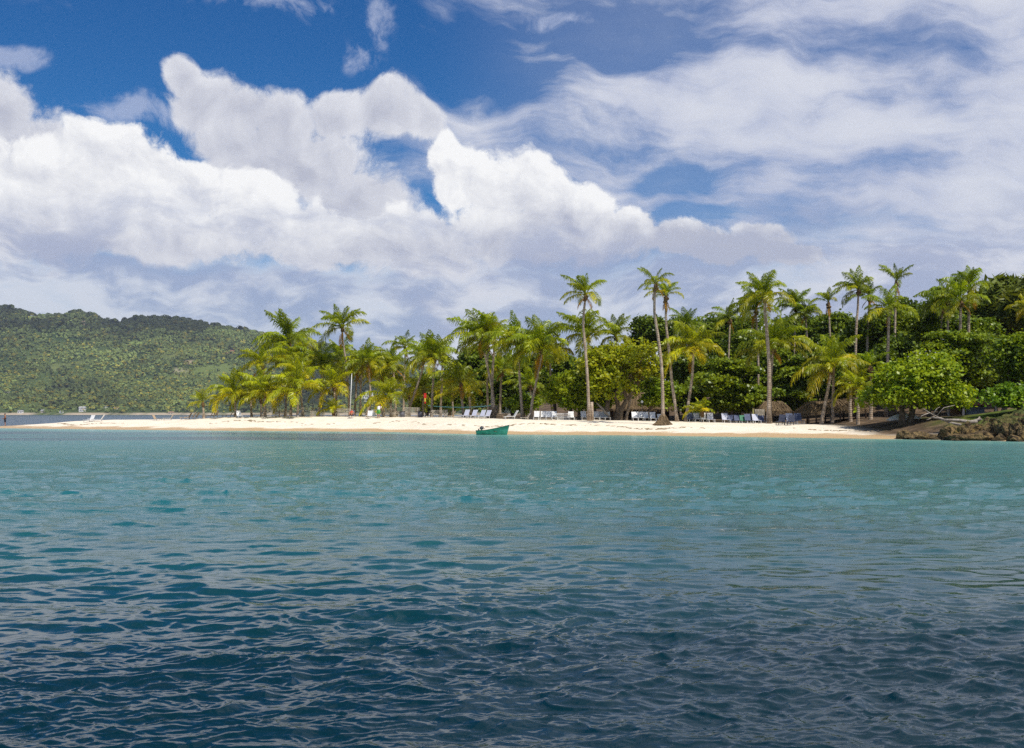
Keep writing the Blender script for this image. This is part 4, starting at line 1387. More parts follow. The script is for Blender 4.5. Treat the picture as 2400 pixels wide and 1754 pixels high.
# ------------------------------------------------------------------ boat with outboard motor
def boat():
    p = px2w(1153, 1019, 92.0)
    root = empty('rowing_boat', (p.x, p.y, -0.02), math.radians(-12))
    tag(root, 'small green wooden boat with outboard motor at the waterline', 'boat')
    Ln = 2.75
    ns, nr = 15, 9
    V = []; Fc = []
    def sect(t):
        w = 0.56 * (1 - max(0, (t - 0.35) / 0.65) ** 2.2) * (0.90 + 0.10 * min(1, t / .3)) + 0.012
        top = 0.40 + 0.10 * t + 0.40 * max(0, (t - 0.2) / 0.8) ** 1.7
        bot = -0.10 + 0.06 * max(0, (t - 0.6) / 0.4) ** 2
        return w, top, bot
    for layer, inset in ((0, 0.0), (1, 0.035)):
        for i in range(ns):
            t = i / (ns - 1)
            w, top, bot = sect(t)
            w = max(0.004, w - inset)
            for j in range(nr):
                a = -1 + 2 * j / (nr - 1)
                y = w * math.copysign(abs(a) ** 0.75, a) * (1.0 if abs(a) > .5 else 0.95)
                z = bot + inset + (top - bot - inset) * abs(a) ** 2.0
                rake = 0.24 * max(0, (t - 0.55) / 0.45) ** 1.5 * ((z - bot) / (top - bot))
                V.append((t * Ln - Ln / 2 + rake, y, z))
    N = ns * nr
    for l in (0, 1):
        for i in range(ns - 1):
            for j in range(nr - 1):
                q = (l * N + i * nr + j, l * N + (i + 1) * nr + j, l * N + (i + 1) * nr + j + 1, l * N + i * nr + j + 1)
                Fc.append(q if l == 0 else q[::-1])
    for i in range(ns - 1):      # gunwale between the skins
        for j in (0, nr - 1):
            Fc.append((i * nr + j, (i + 1) * nr + j, N + (i + 1) * nr + j, N + i * nr + j))
    for l in (0, 1):
        Fc.append(tuple(l * N + j for j in range(nr)))
    me = bpy.data.meshes.new('hull'); me.from_pydata(V, [], Fc); me.update()
    me.polygons.foreach_set("use_smooth", np.ones(len(me.polygons), bool))
    hm, g, out = material('green_boat_paint')
    tc = g.node('ShaderNodeTexCoord').outputs['Object']
    n = g.noise(tc, 4.0, 6, 0.65)
    c = g.mix(g.ss(n, 0.35, 0.7), (0.045, 0.25, 0.175), (0.085, 0.40, 0.285))
    x, y, z = g.sep(tc)
    c = g.mix(g.mul(g.ss(z, 0.10, -0.02), 0.7), c, (0.018, 0.065, 0.045))
    c = g.mix(g.mul(g.mul(g.ss(x, .5, 1.2), g.ss(n, .5, .62)), 0.6), c, (0.05, 0.16, 0.25))
    pr = principled(g, c, 0.5, 0.35, bump(g, n, .2, .01))
    g.l.new(pr.outputs[0], out.inputs[0])
    obj('hull', me, hm, root)
    gm = simple_mat('dark_green_rail', (0.02, 0.11, 0.075), (0.012, 0.07, 0.05), 8)
    for sgn in (-1, 1):
        pts = []
        for i in range(ns):
            t = i / (ns - 1); w, top, bot = sect(t)
            rake = 0.24 * max(0, (t - 0.55) / 0.45) ** 1.5
            pts.append((t * Ln - Ln / 2 + rake, sgn * w, top))
        MB().tube(pts, [0.022] * ns, 6).build('gunwale', gm, root, True)
    MB().box((-0.45, 0, 0.25), (0.22, 0.92, 0.035)).build('thwart', M['wood'], root)
    MB().box((0.40, 0, 0.30), (0.22, 0.92, 0.035)).build('thwart', M['wood'], root)
    # painted name, a few small marks on the bow as in the photograph
    mo = empty('outboard_motor', (0, 0, 0))
    mo.parent = root
    mo.location = (-Ln / 2 + 0.30, 0.05, 0.48)
    mo.scale = (1.0, 1.0, 1.0)
    mm = simple_mat('outboard_cowl', (0.16, 0.15, 0.16), (0.05, 0.05, 0.052), 5, 0.2, 0.6)
    cw = MB()
    prof = [(-.02, .05), (.0, .13), (.09, .165), (.19, .155), (.27, .10), (.30, .03)]
    pts = [(z * 0.9, 0, 0.05 + z * 0.75) for z, r in prof]
    cw.tube(pts, [r for z, r in prof], 12)
    co = cw.build('cowl', mm, mo, True)
    MB().box((-0.16, 0, -0.18), (0.10, 0.08, 0.50)).build('motor_leg', M['dark_metal'], mo)
    MB().tube([(0.1, 0, 0.02), (0.42, 0.02, 0.10)], [0.018, 0.022], 6).build('tiller', M['dark_metal'], mo)
    MB().tube([(-Ln / 2, -.2, .3), (-Ln / 2 - .5, -.4, .05), (-Ln / 2 - .95, -.6, -.1)], [.008] * 3, 4).build('mooring_rope', M['old_white'], root)
boat()


def kayak():
    p = on_ground(2121, 85.5)
    root = empty('kayak', p, math.radians(8))
    tag(root, 'long white upturned kayak lying behind the sea grape stem', 'kayak')
    Ln = 3.35; ns, nr = 17, 9
    V = []; Fc = []
    for i in range(ns):
        t = i / (ns - 1); u = 2 * t - 1
        w = 0.40 * (1 - abs(u) ** 2.4) + 0.01
        h = 0.52 * (1 - abs(u) ** 2.6) + 0.03
        for j in range(nr):
            a = math.pi * j / (nr - 1)
            V.append((u * Ln / 2, -math.cos(a) * w, math.sin(a) ** 0.8 * h + 0.0))
    for i in range(ns - 1):
        for j in range(nr - 1):
            Fc.append((i * nr + j, (i + 1) * nr + j, (i + 1) * nr + j + 1, i * nr + j + 1))
    me = bpy.data.meshes.new('hull'); me.from_pydata(V, [], Fc); me.update()
    me.polygons.foreach_set("use_smooth", np.ones(len(me.polygons), bool))
    obj('hull', me, M['white_plastic'], root)
    MB().tube([(-Ln / 2 + .15, 0, .10), (-.9, 0, .46), (0, 0, .535), (.9, 0, .46), (Ln / 2 - .15, 0, .10)], [.02] * 5, 6).build('keel', M['white_plastic'], root)
    for y in (-.40, .40):
        MB().tube([(-1.2, y * .78, .06), (0, y * 1.03, .03), (1.2, y * .78, .06)], [.025] * 3, 6).build('rim', M['old_white'], root)
kayak()


# ------------------------------------------------------------------ people
SKIN = simple_mat('skin', (0.44, 0.225, 0.13), (0.34, 0.16, 0.09), 8, 0.55, 0.35)
SKIN2 = simple_mat('skin_tanned', (0.36, 0.16, 0.075), (0.27, 0.11, 0.05), 8, 0.55, 0.35)
HAIR = simple_mat('dark_hair', (0.03, 0.02, 0.015), (0.015, 0.01, 0.008), 20, 0.6, 0.3)


def skin_body(name, joints, edges, radii, mat, parent, root_i=0, sub=2):
    me = bpy.data.meshes.new(name)
    me.from_pydata([tuple(j) for j in joints], edges, [])
    o = obj(name, me, mat, parent)
    o.modifiers.new('skin', 'SKIN')
    me.skin_vertices.new() if not me.skin_vertices else None
    for i, v in enumerate(me.skin_vertices[0].data):
        r = radii[i]
        v.radius = (r, r) if not isinstance(r, tuple) else r
        v.use_root = (i == root_i)
    s = o.modifiers.new('sub', 'SUBSURF'); s.levels = 1; s.render_levels = sub
    o.modifiers['skin'].use_smooth_shade = True
    return o


def person(label, loc, rz, J, cloth, skin=SKIN, hair=True, scale=1.0):
    """J: dict of joints (metres, figure faces -Y); cloth: list of (name, material, [joint names], [radii])"""
    root = empty('person', loc, rz)
    root.scale = (scale,) * 3
    tag(root, label, 'person')
    order = ['pelvis', 'waist', 'chest', 'neck', 'head', 'crown']
    pts = []; rad = []; edges = []; ix = {}
    def addj(n, p, r):
        ix[n] = len(pts); pts.append(Vector(p)); rad.append(r); return ix[n]
    R0 = dict(pelvis=(.145, .12), waist=(.125, .10), chest=(.165, .115), neck=.055, head=(.078, .092), crown=(.066, .075))
    for n in order:
        addj(n, J[n], R0[n])
    for a, b in zip(order[:-1], order[1:]):
        edges.append((ix[a], ix[b]))
    for sd in ('l', 'r'):
        ch = [('sh', .068), ('el', .045), ('wr', .030), ('palm', .036)]
        prev = ix['chest']
        for n, r in ch:
            k = addj(sd + n, J[sd + n], r); edges.append((prev, k)); prev = k
        wr = Vector(J[sd + 'wr']); pa = Vector(J[sd + 'palm']); dr = (pa - wr).normalized()
        sidev = dr.cross(Vector((0, 1, 0.2))).normalized()
        for f, (off, ln) in enumerate(((-.030, .062), (-.010, .075), (.010, .070), (.030, .055))):
            q = pa + dr * .035 + sidev * off
            a = addj(sd + 'f%d' % f, q + dr * ln * .5, .0085); b = addj(sd + 'g%d' % f, q + dr * ln + Vector((0, -.02, 0)), .0075)
            edges += [(prev, a), (a, b)]
        a = addj(sd + 't0', pa - dr * .01 + sidev * -.05, .011); b = addj(sd + 't1', pa + dr * .03 + sidev * -.07, .009)
        edges += [(prev, a), (a, b)]
        prev = ix['pelvis']
        for n, r in (('hip', .105), ('kn', .062), ('ank', .042), ('toe', .034)):
            k = addj(sd + n, J[sd + n], r); edges.append((prev, k)); prev = k
    skin_body('body', pts, edges, rad, skin, root)
    hd = Vector(J['head']); cr = Vector(J['crown']); ax = (cr - hd).normalized()
    fwd = Vector(J.get('face', (0, -1, 0))).normalized()
    if hair:
        mb = MB().tube([hd + ax * .02 - fwd * .035, hd + ax * .07 - fwd * .02, hd + ax * .125 - fwd * .005, hd + ax * .165], [.086, .102, .088, .035], 10)
        mb.build('hair', HAIR, root, True)
    fm = MB()
    s = ax.cross(fwd).normalized()
    fm.tube([hd + fwd * .085 + ax * .02, hd + fwd * .115 - ax * .012], [.012, .018], 6)
    fm.build('nose', skin, root, True)
    for q in (-1, 1):
        c = hd + fwd * .088 + ax * .035 + s * .032 * q
        MB().tube([c - fwd * .008, c + fwd * .006], [.013, .011], 6).build('eye', HAIR, root)
    for name, mat, names, radii in cloth:
        mb = MB()
        for chain, rr_ in zip(names, radii):
            mb.tube([Vector(J[q]) if isinstance(q, str) else Vector(q) for q in chain], rr_, 12)
        mb.build(name, mat, root, True)
    return root


STAND = dict(pelvis=(0, 0, .95), waist=(0, .01, 1.12), chest=(0, 0, 1.36), neck=(0, -.01, 1.52), head=(0, -.03, 1.62), crown=(0, -.02, 1.72),
             lsh=(.20, .01, 1.42), lel=(.24, -.02, 1.14), lwr=(.12, -.20, 1.05), lpalm=(.04, -.26, 1.07),
             rsh=(-.20, .01, 1.42), rel=(-.25, .0, 1.14), rwr=(-.14, -.20, 1.03), rpalm=(-.06, -.27, 1.05),
             lhip=(.10, 0, .88), lkn=(.11, -.02, .49), lank=(.11, .02, .09), ltoe=(.12, -.13, .04),
             rhip=(-.10, 0, .88), rkn=(-.11, .0, .49), rank=(-.12, .05, .09), rtoe=(-.13, -.10, .04), face=(0, -1, -.25))
shorts_dark = simple_mat('dark_shorts', (0.03, 0.025, 0.045), (0.02, 0.018, 0.03), 10, .8, .2)
shorts_green = simple_mat('green_shorts', (0.13, 0.50, 0.10), (0.08, 0.36, 0.06), 10, .8, .2)
shirt_white = simple_mat('white_shirt', (0.82, 0.82, 0.84), (0.66, 0.66, 0.70), 6, .8, .2)
suit_red = simple_mat('red_swimsuit', (0.62, 0.085, 0.045), (0.45, 0.05, 0.03), 10, .6, .3)
pw = px2w(12, 1001, 143.0)
person('bare-chested person in dark shorts wading off the tip of the spit', (pw.x, pw.y, gz(pw.x, pw.y) - 0.02), math.radians(-60), STAND,
       [('shorts', shorts_dark, [('waist', 'pelvis'), ((.10, 0, .95), 'lhip', (.11, -.01, .55)), ((-.10, 0, .95), 'rhip', (-.11, 0, .55))], [(.155, .165), (.12, .125, .10), (.12, .125, .10)])], SKIN2)
BEND = dict(STAND)
BEND.update(waist=(0, -.04, 1.10), chest=(0, -.16, 1.31), neck=(0, -.27, 1.43), head=(0, -.36, 1.49), crown=(0, -.41, 1.58),
            lsh=(.20, -.16, 1.36), lel=(.26, -.30, 1.12), lwr=(.20, -.50, 1.00), lpalm=(.16, -.58, .97),
            rsh=(-.20, -.16, 1.36), rel=(-.27, -.30, 1.12), rwr=(-.22, -.48, .96), rpalm=(-.19, -.56, .92), face=(0, -.8, -.6))
person('person in white shirt and bright green shorts stooping by a lounger', bp(887, 13.2), math.radians(155), BEND,
       [('shirt', shirt_white, [('pelvis', 'waist', 'chest', (0, -.24, 1.40)), ('lsh', (.23, -.22, 1.25)), ('rsh', (-.235, -.22, 1.25))], [(.165, .165, .19, .09), (.10, .085), (.10, .085)]),
        ('shorts', shorts_green, [((0, -.01, 1.02), 'pelvis'), ((.10, 0, .95), 'lhip', (.11, -.01, .54)), ((-.10, 0, .95), 'rhip', (-.11, 0, .54))], [(.16, .17), (.125, .13, .11), (.125, .13, .11)])])
LIE = dict(pelvis=(0, .20, .47), waist=(0, .32, .56), chest=(0, .47, .76), neck=(0, .56, .90), head=(0, .58, 1.0), crown=(0, .62, 1.09),
           lsh=(.20, .50, .80), lel=(.30, .30, .58), lwr=(.24, .06, .50), lpalm=(.20, -.02, .48), rsh=(-.20, .50, .80), rel=(-.30, .30, .58), rwr=(-.24, .06, .50), rpalm=(-.20, -.02, .48),
           lhip=(.11, .14, .46), lkn=(.15, -.22, .70), lank=(.14, -.52, .42), ltoe=(.14, -.64, .40), rhip=(-.11, .14, .46), rkn=(-.15, -.22, .66), rank=(-.14, -.54, .42), rtoe=(-.14, -.66, .40), face=(0, -1, .1))
person('sunbather in red swimwear reclining on the lounger by the flagpole', bp(823, 13), math.radians(0), LIE,
       [('swimsuit', suit_red, [('pelvis', 'waist', 'chest'), ('pelvis', 'lhip'), ('pelvis', 'rhip')], [(.17, .15, .18), (.13, .125), (.13, .125)])])


# ------------------------------------------------------------------ posts, net, bins, banner
def flagpole():
    p = bp(820, 17)
    root = empty('flagpole', p)
    tag(root, 'slender white flagpole tilted slightly among the palms', 'flagpole')
    top = px2w(824.5, 878, p.y) - p
    MB().tube([(0, 0, -.2), tuple(top * .5), tuple(top)], [.065, .05, .038], 8).build('pole', M['white_plastic'], root, True)
    MB().lathe([(.02, 0), (.055, .03), (.055, .08), (.02, .11)], 8, tuple(top)).build('finial', M['white_plastic'], root, True)
    MB().lathe([(.16, -.1), (.16, .10), (.08, .14)], 10).build('foot', M['old_white'], root)
flagpole()


def volleyball_net():
    a = px2w(1003, 951, 128.0); b = px2w(1152, 951, 119.0)
    root = empty('volleyball_net', on_ground(1003, 128.0))
    tag(root, 'volleyball net with pale turquoise tape strung between palms', 'net')
    o = root.location.copy()
    tape = simple_mat('turquoise_tape', (0.30, 0.66, 0.60), (0.22, 0.50, 0.46), 8)
    n = 16
    top = []
    for i in range(n + 1):
        t = i / n
        q = a.lerp(b, t); q.z -= 0.20 * (1 - (2 * t - 1) ** 2) + 0.0
        top.append(q - o)
    V = []; Fc = []
    for q in top:
        for dy in (-.012, .012):
            for dz in (-.045, .045):
                V.append((q.x, q.y + dy, q.z + dz))
    for i in range(n):
        c = i * 4; e = c + 4
        Fc += [(c, e, e + 1, c + 1), (c + 2, c + 3, e + 3, e + 2), (c + 1, e + 1, e + 3, c + 3), (c, c + 2, e + 2, e)]
    me = bpy.data.meshes.new('top_tape'); me.from_pydata(V, [], Fc); me.update()
    obj('top_tape', me, tape, root)
    cords = MB()
    for k in range(1, 7):
        cords.tube([q - Vector((0, 0, .13 * k)) for q in top[::2]], [.004] * len(top[::2]), 3, False)
    for i in range(64):
        t = i / 63
        q = a.lerp(b, t) - o; q.z -= 0.20 * (1 - (2 * t - 1) ** 2)
        cords.tube([q, q - Vector((0, 0, .80))], [.003, .003], 3, False)
    cords.build('netting', M['dark_metal'], root)
    MB().tube([top[0] - Vector((0, 0, top[0].z + .1)), top[0] + Vector((0, 0, .1))], [.05, .045], 8).build('post', M['dark_wood'], root)
    MB().tube([top[-1], top[-1] + Vector((.5, 1.2, .05))], [.012, .012], 4).build('rope', M['old_white'], root)
volleyball_net()

for px, lab in ((943, 'grey barrel bin left of the tall stack between palms'), (985, 'grey barrel bin at the foot of the forked slim trunk')):
    root = empty('barrel_bin', bp(px, 16.5))
    tag(root, lab, 'bin', 'grey barrel bins')
    MB().lathe([(.26, -.05), (.29, .0), (.30, .30), (.305, .31), (.305, .34), (.30, .35), (.29, .68), (.25, .69), (.25, .4)], 16).build('drum', M['grey_bin'], root, True)
    MB().lathe([(.30, .66), (.325, .67), (.325, .72), (.28, .73)], 16).build('rim', M['dark_metal'], root, True)


def banner():
    p = bp(996.5, 18)
    root = empty('banner_post', p)
    tag(root, 'narrow red and yellow banner on a dark post among palms', 'banner')
    z0 = px2w(996, 946, p.y).z - p.z; z1 = px2w(996, 922, p.y).z - p.z
    MB().tube([(0, .06, -.1), (0, .06, z1)], [.05, .04], 7).build('post', M['dark_wood'], root)
    h = z1 - z0
    red = simple_mat('red_cloth', (0.62, 0.035, 0.02), (0.45, 0.02, 0.012), 6); yel = simple_mat('yellow_cloth', (0.70, 0.52, 0.06), (0.58, 0.40, 0.04), 6)
    for nm, m_, a, b, w in (('red_field', red, .52, 1.0, .30), ('yellow_field', yel, .18, .515, .18), ('red_tail', red, 0.0, .175, .16)):
        MB().box((0, -.01, z0 + h * (a + b) / 2), (w, .03, h * (b - a))).build(nm, m_, root)
banner()

root = empty('lamp_post', bp(1505, 19))
tag(root, 'thin dark lamp post with white lantern before the thatched hut', 'lamp post')
hh = px2w(1505, 945, root.location.y).z - root.location.z
MB().tube([(0, 0, -.1), (0, 0, hh)], [.035, .03], 7).build('post', M['dark_metal'], root)
MB().lathe([(.03, 0), (.12, .03), (.14, .16), (.06, .24), (.02, .26)], 10, (0, 0, hh)).build('lantern', M['white_plastic'], root, True)

root = empty('cut_palm_stump', bp(1387, 14.5))
tag(root, 'cut-off pale palm stump right beside the star-crowned palm', 'stump')
hh = px2w(1387, 943, root.location.y).z - root.location.z
MB().tube([(0, 0, -.2), (.02, 0, hh * .5), (0, 0, hh)], [.20, .165, .155], 10, jitter=.05).build('stem', M['trunk'], root, True)
MB().lathe([(.15, 0), (.13, .02)], 10, (0, 0, hh)).build('cut_face', M['driftwood'], root)

root = empty('leaning_log', bp(1428, 18))
tag(root, 'grey leaning log propped under the big sea grape', 'log')
e = px2w(1397, 943, root.location.y + .5) - root.location
MB().tube([(0, 0, .35), tuple(e * .55 + Vector((0, 0, .25))), tuple(e)], [.13, .12, .08], 8, jitter=.12).build('log', M['driftwood'], root, True)

root = empty('yellow_post', bp(1765.5, 19))
tag(root, 'square yellowish post beside the shaded loungers', 'post')
hh = px2w(1765, 958, root.location.y).z - root.location.z
MB().box((0, 0, hh / 2 - .05), (.14, .14, hh + .1)).build('shaft', simple_mat('yellow_paint', (.42, .38, .12), (.30, .27, .09), 5), root)
MB().box((0, 0, hh + .03), (.19, .19, .05)).build('cap', M['wood'], root)


# fibre skirt shapes: many narrow strips
def strips(rows, r, width, mat, name, parent, bend=0.15):
    """rows: list of (p0, p1) with p0 upper and p1 lower end; every strip a tapering two-piece blade"""
    n = len(rows)
    p0 = np.array([tuple(a) for a, b in rows]); p1 = np.array([tuple(b) for a, b in rows])
    d = p1 - p0
    s = np.cross(d, r.normal(0, 1, (n, 3))); s /= np.linalg.norm(s, axis=1, keepdims=True) + 1e-9
    w = width * r.uniform(.6, 1.3, (n, 1))
    mid = p0 + d * .55 + r.normal(0, 1, (n, 3)) * np.linalg.norm(d, axis=1, keepdims=True) * bend * .4
    V = np.stack([p0 - s * w, p0 + s * w, mid + s * w, mid - s * w, p1 + s * w * .3, p1 - s * w * .3], 1).reshape(-1, 3)
    b = np.arange(n)[:, None] * 6
    q = np.concatenate([b + np.array([0, 1, 2, 3]), b + np.array([3, 2, 4, 5])])
    return obj(name, mesh_np(name, V, q), mat, parent)


def thatch_mound():
    p = on_ground(1554, 97.0)
    root = empty('thatch_mound', p)
    tag(root, 'round brown thatch mound ringing the tallest palm at the base', 'thatch mound')
    r = np.random.default_rng(3)
    MB().lathe([(.86, -.30), (.80, -.05), (.62, .16), (.36, .40), (.24, .62), (.20, .95)], 22).build('core', M['thatch'], root, True)
    rows = []
    for k in range(900):
        a = r.uniform(0, 6.283); t = r.random() ** .8
        q = lambda u: np.interp(u, [0, .3, .6, 1], [.22, .40, .68, .96])
        z = lambda u: np.interp(u, [0, .3, .6, 1], [.98, .48, .18, -.06])
        u0 = t * .75; u1 = min(1.08, u0 + r.uniform(.18, .34))
        rows.append((Vector((math.cos(a) * q(u0) * 1.02, math.sin(a) * q(u0) * 1.02, z(u0))), Vector((math.cos(a + .05) * q(u1) * 1.07, math.sin(a + .05) * q(u1) * 1.07, z(u1) + r.normal(0, .02)))))
    strips(rows, r, .016, M['thatch'], 'straw', root)
thatch_mound()


def wrapped_base():
    p = on_ground(1156, 118.0)
    root = empty('dried_frond_wrap', p)
    tag(root, 'dry frond bundle wrapped round the paired palm bases', 'frond bundle')
    r = np.random.default_rng(4)
    wm = simple_mat('dry_frond', (.46, .36, .24), (.27, .19, .12), 12, .9, .1)
    for cx, hh_, rad in ((-.35, 1.25, .34), (.20, 1.55, .42)):
        MB().tube([(cx, 0, -.1), (cx, 0, hh_ * .5), (cx * .6, 0, hh_)], [rad, rad * .75, rad * .35], 10, jitter=.15).build('bundle', wm, root, True)
        rows = []
        for k in range(260):
            a = r.uniform(0, 6.283); z = hh_ * r.uniform(.35, 1.0); u = z / hh_; z1 = z - r.uniform(.4, .8)
            q0 = rad * (1.08 - .68 * u); q1 = rad * (1.08 - .68 * max(0, z1) / hh_) * r.uniform(1, 1.2)
            rows.append((Vector((cx + math.cos(a) * q0, math.sin(a) * q0, z)), Vector((cx + math.cos(a) * q1, math.sin(a) * q1, max(0, z1)))))
        strips(rows, r, .022, wm, 'dry_leaf', root)
    MB().tube([(.25, -.2, .9), (.62, -.25, 1.62)], [.03, .022], 6).build('stick', M['driftwood'], root)
    MB().tube([(.25, -.15, 1.3), (.55, -.2, .55), (.75, -.25, .02)], [.025, .03, .04], 6).build('stick', M['driftwood'], root)
wrapped_base()


# ------------------------------------------------------------------ thatched huts and pavilion
def hut(label, px0, px1, d, eave_y, ridge_y, depth, posts, seed, sag=0.0, counter=True, tilt=0.0):
    x0 = (px0 - CX) / F * d; x1 = (px1 - CX) / F * d
    cx = (x0 + x1) / 2
    g0 = gz(cx, d)
    root = empty('thatched_hut', (cx, d, g0))
    tag(root, label, 'hut', 'thatched huts under the trees')
    W = x1 - x0; ze = px2w(0, eave_y, d).z - g0; zr = px2w(0, ridge_y, d + depth / 2).z - g0
    r = np.random.default_rng(seed)
    hw = W / 2; ridge = hw * .55
    def roofpt(side, u, t):     # side: f(ront) b(ack) l r ; u along the eave -1..1 ; t 0 ridge 1 eave
        if side in 'fb':
            y = (-depth / 2 if side == 'f' else depth / 2) * t
            x = (ridge * (1 - t) + hw * t) * u
        else:
            sx = -1 if side == 'l' else 1
            x = sx * (ridge + (hw - ridge) * t); y = u * depth / 2 * t
        z = zr + (ze - zr) * t ** (1 + sag) + tilt * x
        return Vector((x, y + depth / 2, z))
    core = MB()
    for sd in 'fblr':
        n = 8
        grid_ = [[roofpt(sd, -1 + 2 * i / n, j / 5) - Vector((0, 0, .05)) for i in range(n + 1)] for j in range(6)]
        vs = [p for row in grid_ for p in row]
        fs = [(j * (n + 1) + i, j * (n + 1) + i + 1, (j + 1) * (n + 1) + i + 1, (j + 1) * (n + 1) + i) for j in range(5) for i in range(n)]
        core.add(vs, fs)
    rf = core.build('roof', M['thatch'], root)
    rows = []
    nst = int(420 * W)
    for k in range(nst):
        sd = 'fffblr'[r.integers(0, 6)]
        u = r.uniform(-1, 1); t0 = r.choice([.0, .2, .4, .6, .8]) + r.uniform(0, .16)
        a = roofpt(sd, u, min(t0, .98)) + Vector((0, 0, .05)); b = roofpt(sd, u + r.normal(0, .02), min(t0 + .32, 1.0)) + Vector((0, 0, .07))
        if t0 > .66:
            b = b + Vector((r.normal(0, .05), (-.12 if sd == 'f' else 0.0), -r.uniform(.12, .50)))
        rows.append((a, b))
    strips(rows, r, .022, M['thatch'], 'thatch', rf)
    for (u, v) in posts:
        q = Vector((u * hw * .92, (v * .5 + .5) * depth * .94 + depth * .03, 0))
        gq = gz(cx + q.x, d + q.y) - g0
        MB().tube([(q.x, q.y, gq - .2), (q.x + r.normal(0, .03), q.y, ze + .05 + tilt * q.x)], [.085, .07], 7, jitter=.1).build('post', M['dark_wood'], root, True)
    if counter:
        MB().box((hw * .35, depth * .55, .52), (W * .35, .12, 1.04)).build('counter', M['wood'], root)
        MB().box((0, depth * .93, ze * .45), (W * .92, .08, ze * .9)).build('back_wall', M['dark_wood'], root)
    return root


hut('large thatched hut behind the sea grapes with ragged eave', 1432, 1592, 116, 957, 920, 6.0, [(-1, -1), (-.35, -1), (.3, -1), (1, -1), (-1, 1), (1, 1)], 1)
hut('small thatched hut with golden eave behind the great palm', 1786, 1856, 108, 962, 941, 3.2, [(-1, -1), (.45, -1), (1, -1), (-1, 1), (1, 1)], 2, counter=False)
hut('long low thatched hut on many posts under the wide palm', 1890, 2052, 97, 962, 938, 5.0, [(-1, -1), (-.75, -1), (-.3, -1), (0, -1), (.3, -1), (.55, -1), (.8, -1), (1, -1), (-.6, 1), (0, 1), (.6, 1), (1, 1)], 3, sag=.4, counter=False, tilt=.08)


def picket(label, px0, px1, d, y0, y1, n, horizontal=False):
    a = on_ground(px0, d); b = on_ground(px1, d)
    root = empty('slat_screen', a)
    tag(root, label, 'slat screen')
    z0 = px2w(0, y1, d).z - a.z; z1 = px2w(0, y0, d).z - a.z; W = b.x - a.x
    if horizontal:
        for k in range(n):
            MB().box((W / 2, 0, z0 + (z1 - z0) * (k + .5) / n), (W, .03, (z1 - z0) / n * .55)).build('slat', M['old_white'], root)
    else:
        for k in range(n):
            MB().box((W * (k + .5) / n, 0, (z0 + z1) / 2), (W / n * .5, .03, z1 - z0)).build('slat', M['old_white'], root)
    for q in (0, W):
        MB().box((q, .06, z1 / 2 - .05), (.09, .07, z1 + .15)).build('post', M['dark_wood'], root)
    MB().box((W / 2, .045, z0 - .03), (W, .05, .06)).build('rail', M['old_white'], root)
picket('pale horizontal slat screen behind the yellow post', 1769, 1792, 106, 959, 973, 5, True)
picket('white upright picket rail inside the small thatched hut', 1812, 1834, 110, 966, 974, 8)


def pavilion():
    d = 92.0
    p = on_ground(2296, d)
    root = empty('red_roof_pavilion', p)
    tag(root, 'shaded pavilion with dull red roof and white post', 'pavilion')
    ze = px2w(0, 948, d).z - p.z; zr = px2w(0, 934, d + 1.5).z - p.z
    W = 3.0; Dp = 3.2
    red = simple_mat('red_roof_tile', (0.26, 0.075, 0.055), (0.17, 0.05, 0.04), 9, .8, .2)
    hwx = W / 2 + .3
    roof = MB()
    roof.add([(-hwx, -.3, ze), (hwx, -.3, ze), (hwx * .6, Dp / 2, zr), (-hwx * .6, Dp / 2, zr), (-hwx, Dp + .3, ze), (hwx, Dp + .3, ze),
              (-hwx, -.3, ze - .08), (hwx, -.3, ze - .08), (hwx, Dp + .3, ze - .08), (-hwx, Dp + .3, ze - .08)],
             [(0, 1, 2, 3), (4, 3, 2, 5), (0, 3, 4), (1, 5, 2), (6, 7, 1, 0), (7, 8, 5, 1), (8, 9, 4, 5), (9, 6, 0, 4), (9, 8, 7, 6)])
    ro = roof.build('roof', red, root)
    for k in range(9):
        x = -hwx + (2 * hwx) * (k + .5) / 9
        MB().tube([(x, -.3, ze + .02), (x * .6, Dp / 2, zr + .02)], [.035, .03], 5).build('tile_ridge', red, ro)
    MB().box((0, Dp * .8, ze * .5), (W, .12, ze)).build('back_wall', simple_mat('ochre_wall', (.22, .13, .05), (.15, .09, .04), 4), root)
    MB().box((W * .08, Dp * .45, .42), (W * .5, .5, .84)).build('counter', simple_mat('blue_grey_counter', (.20, .27, .33), (.14, .19, .24), 4), root)
    for x in (-W / 2 + .05, W / 2 - .05):
        for y in (.02, Dp - .1):
            MB().box((x, y, ze / 2 - .1), (.15, .15, ze + .2)).build('post', M['old_white'], root)
pavilion()


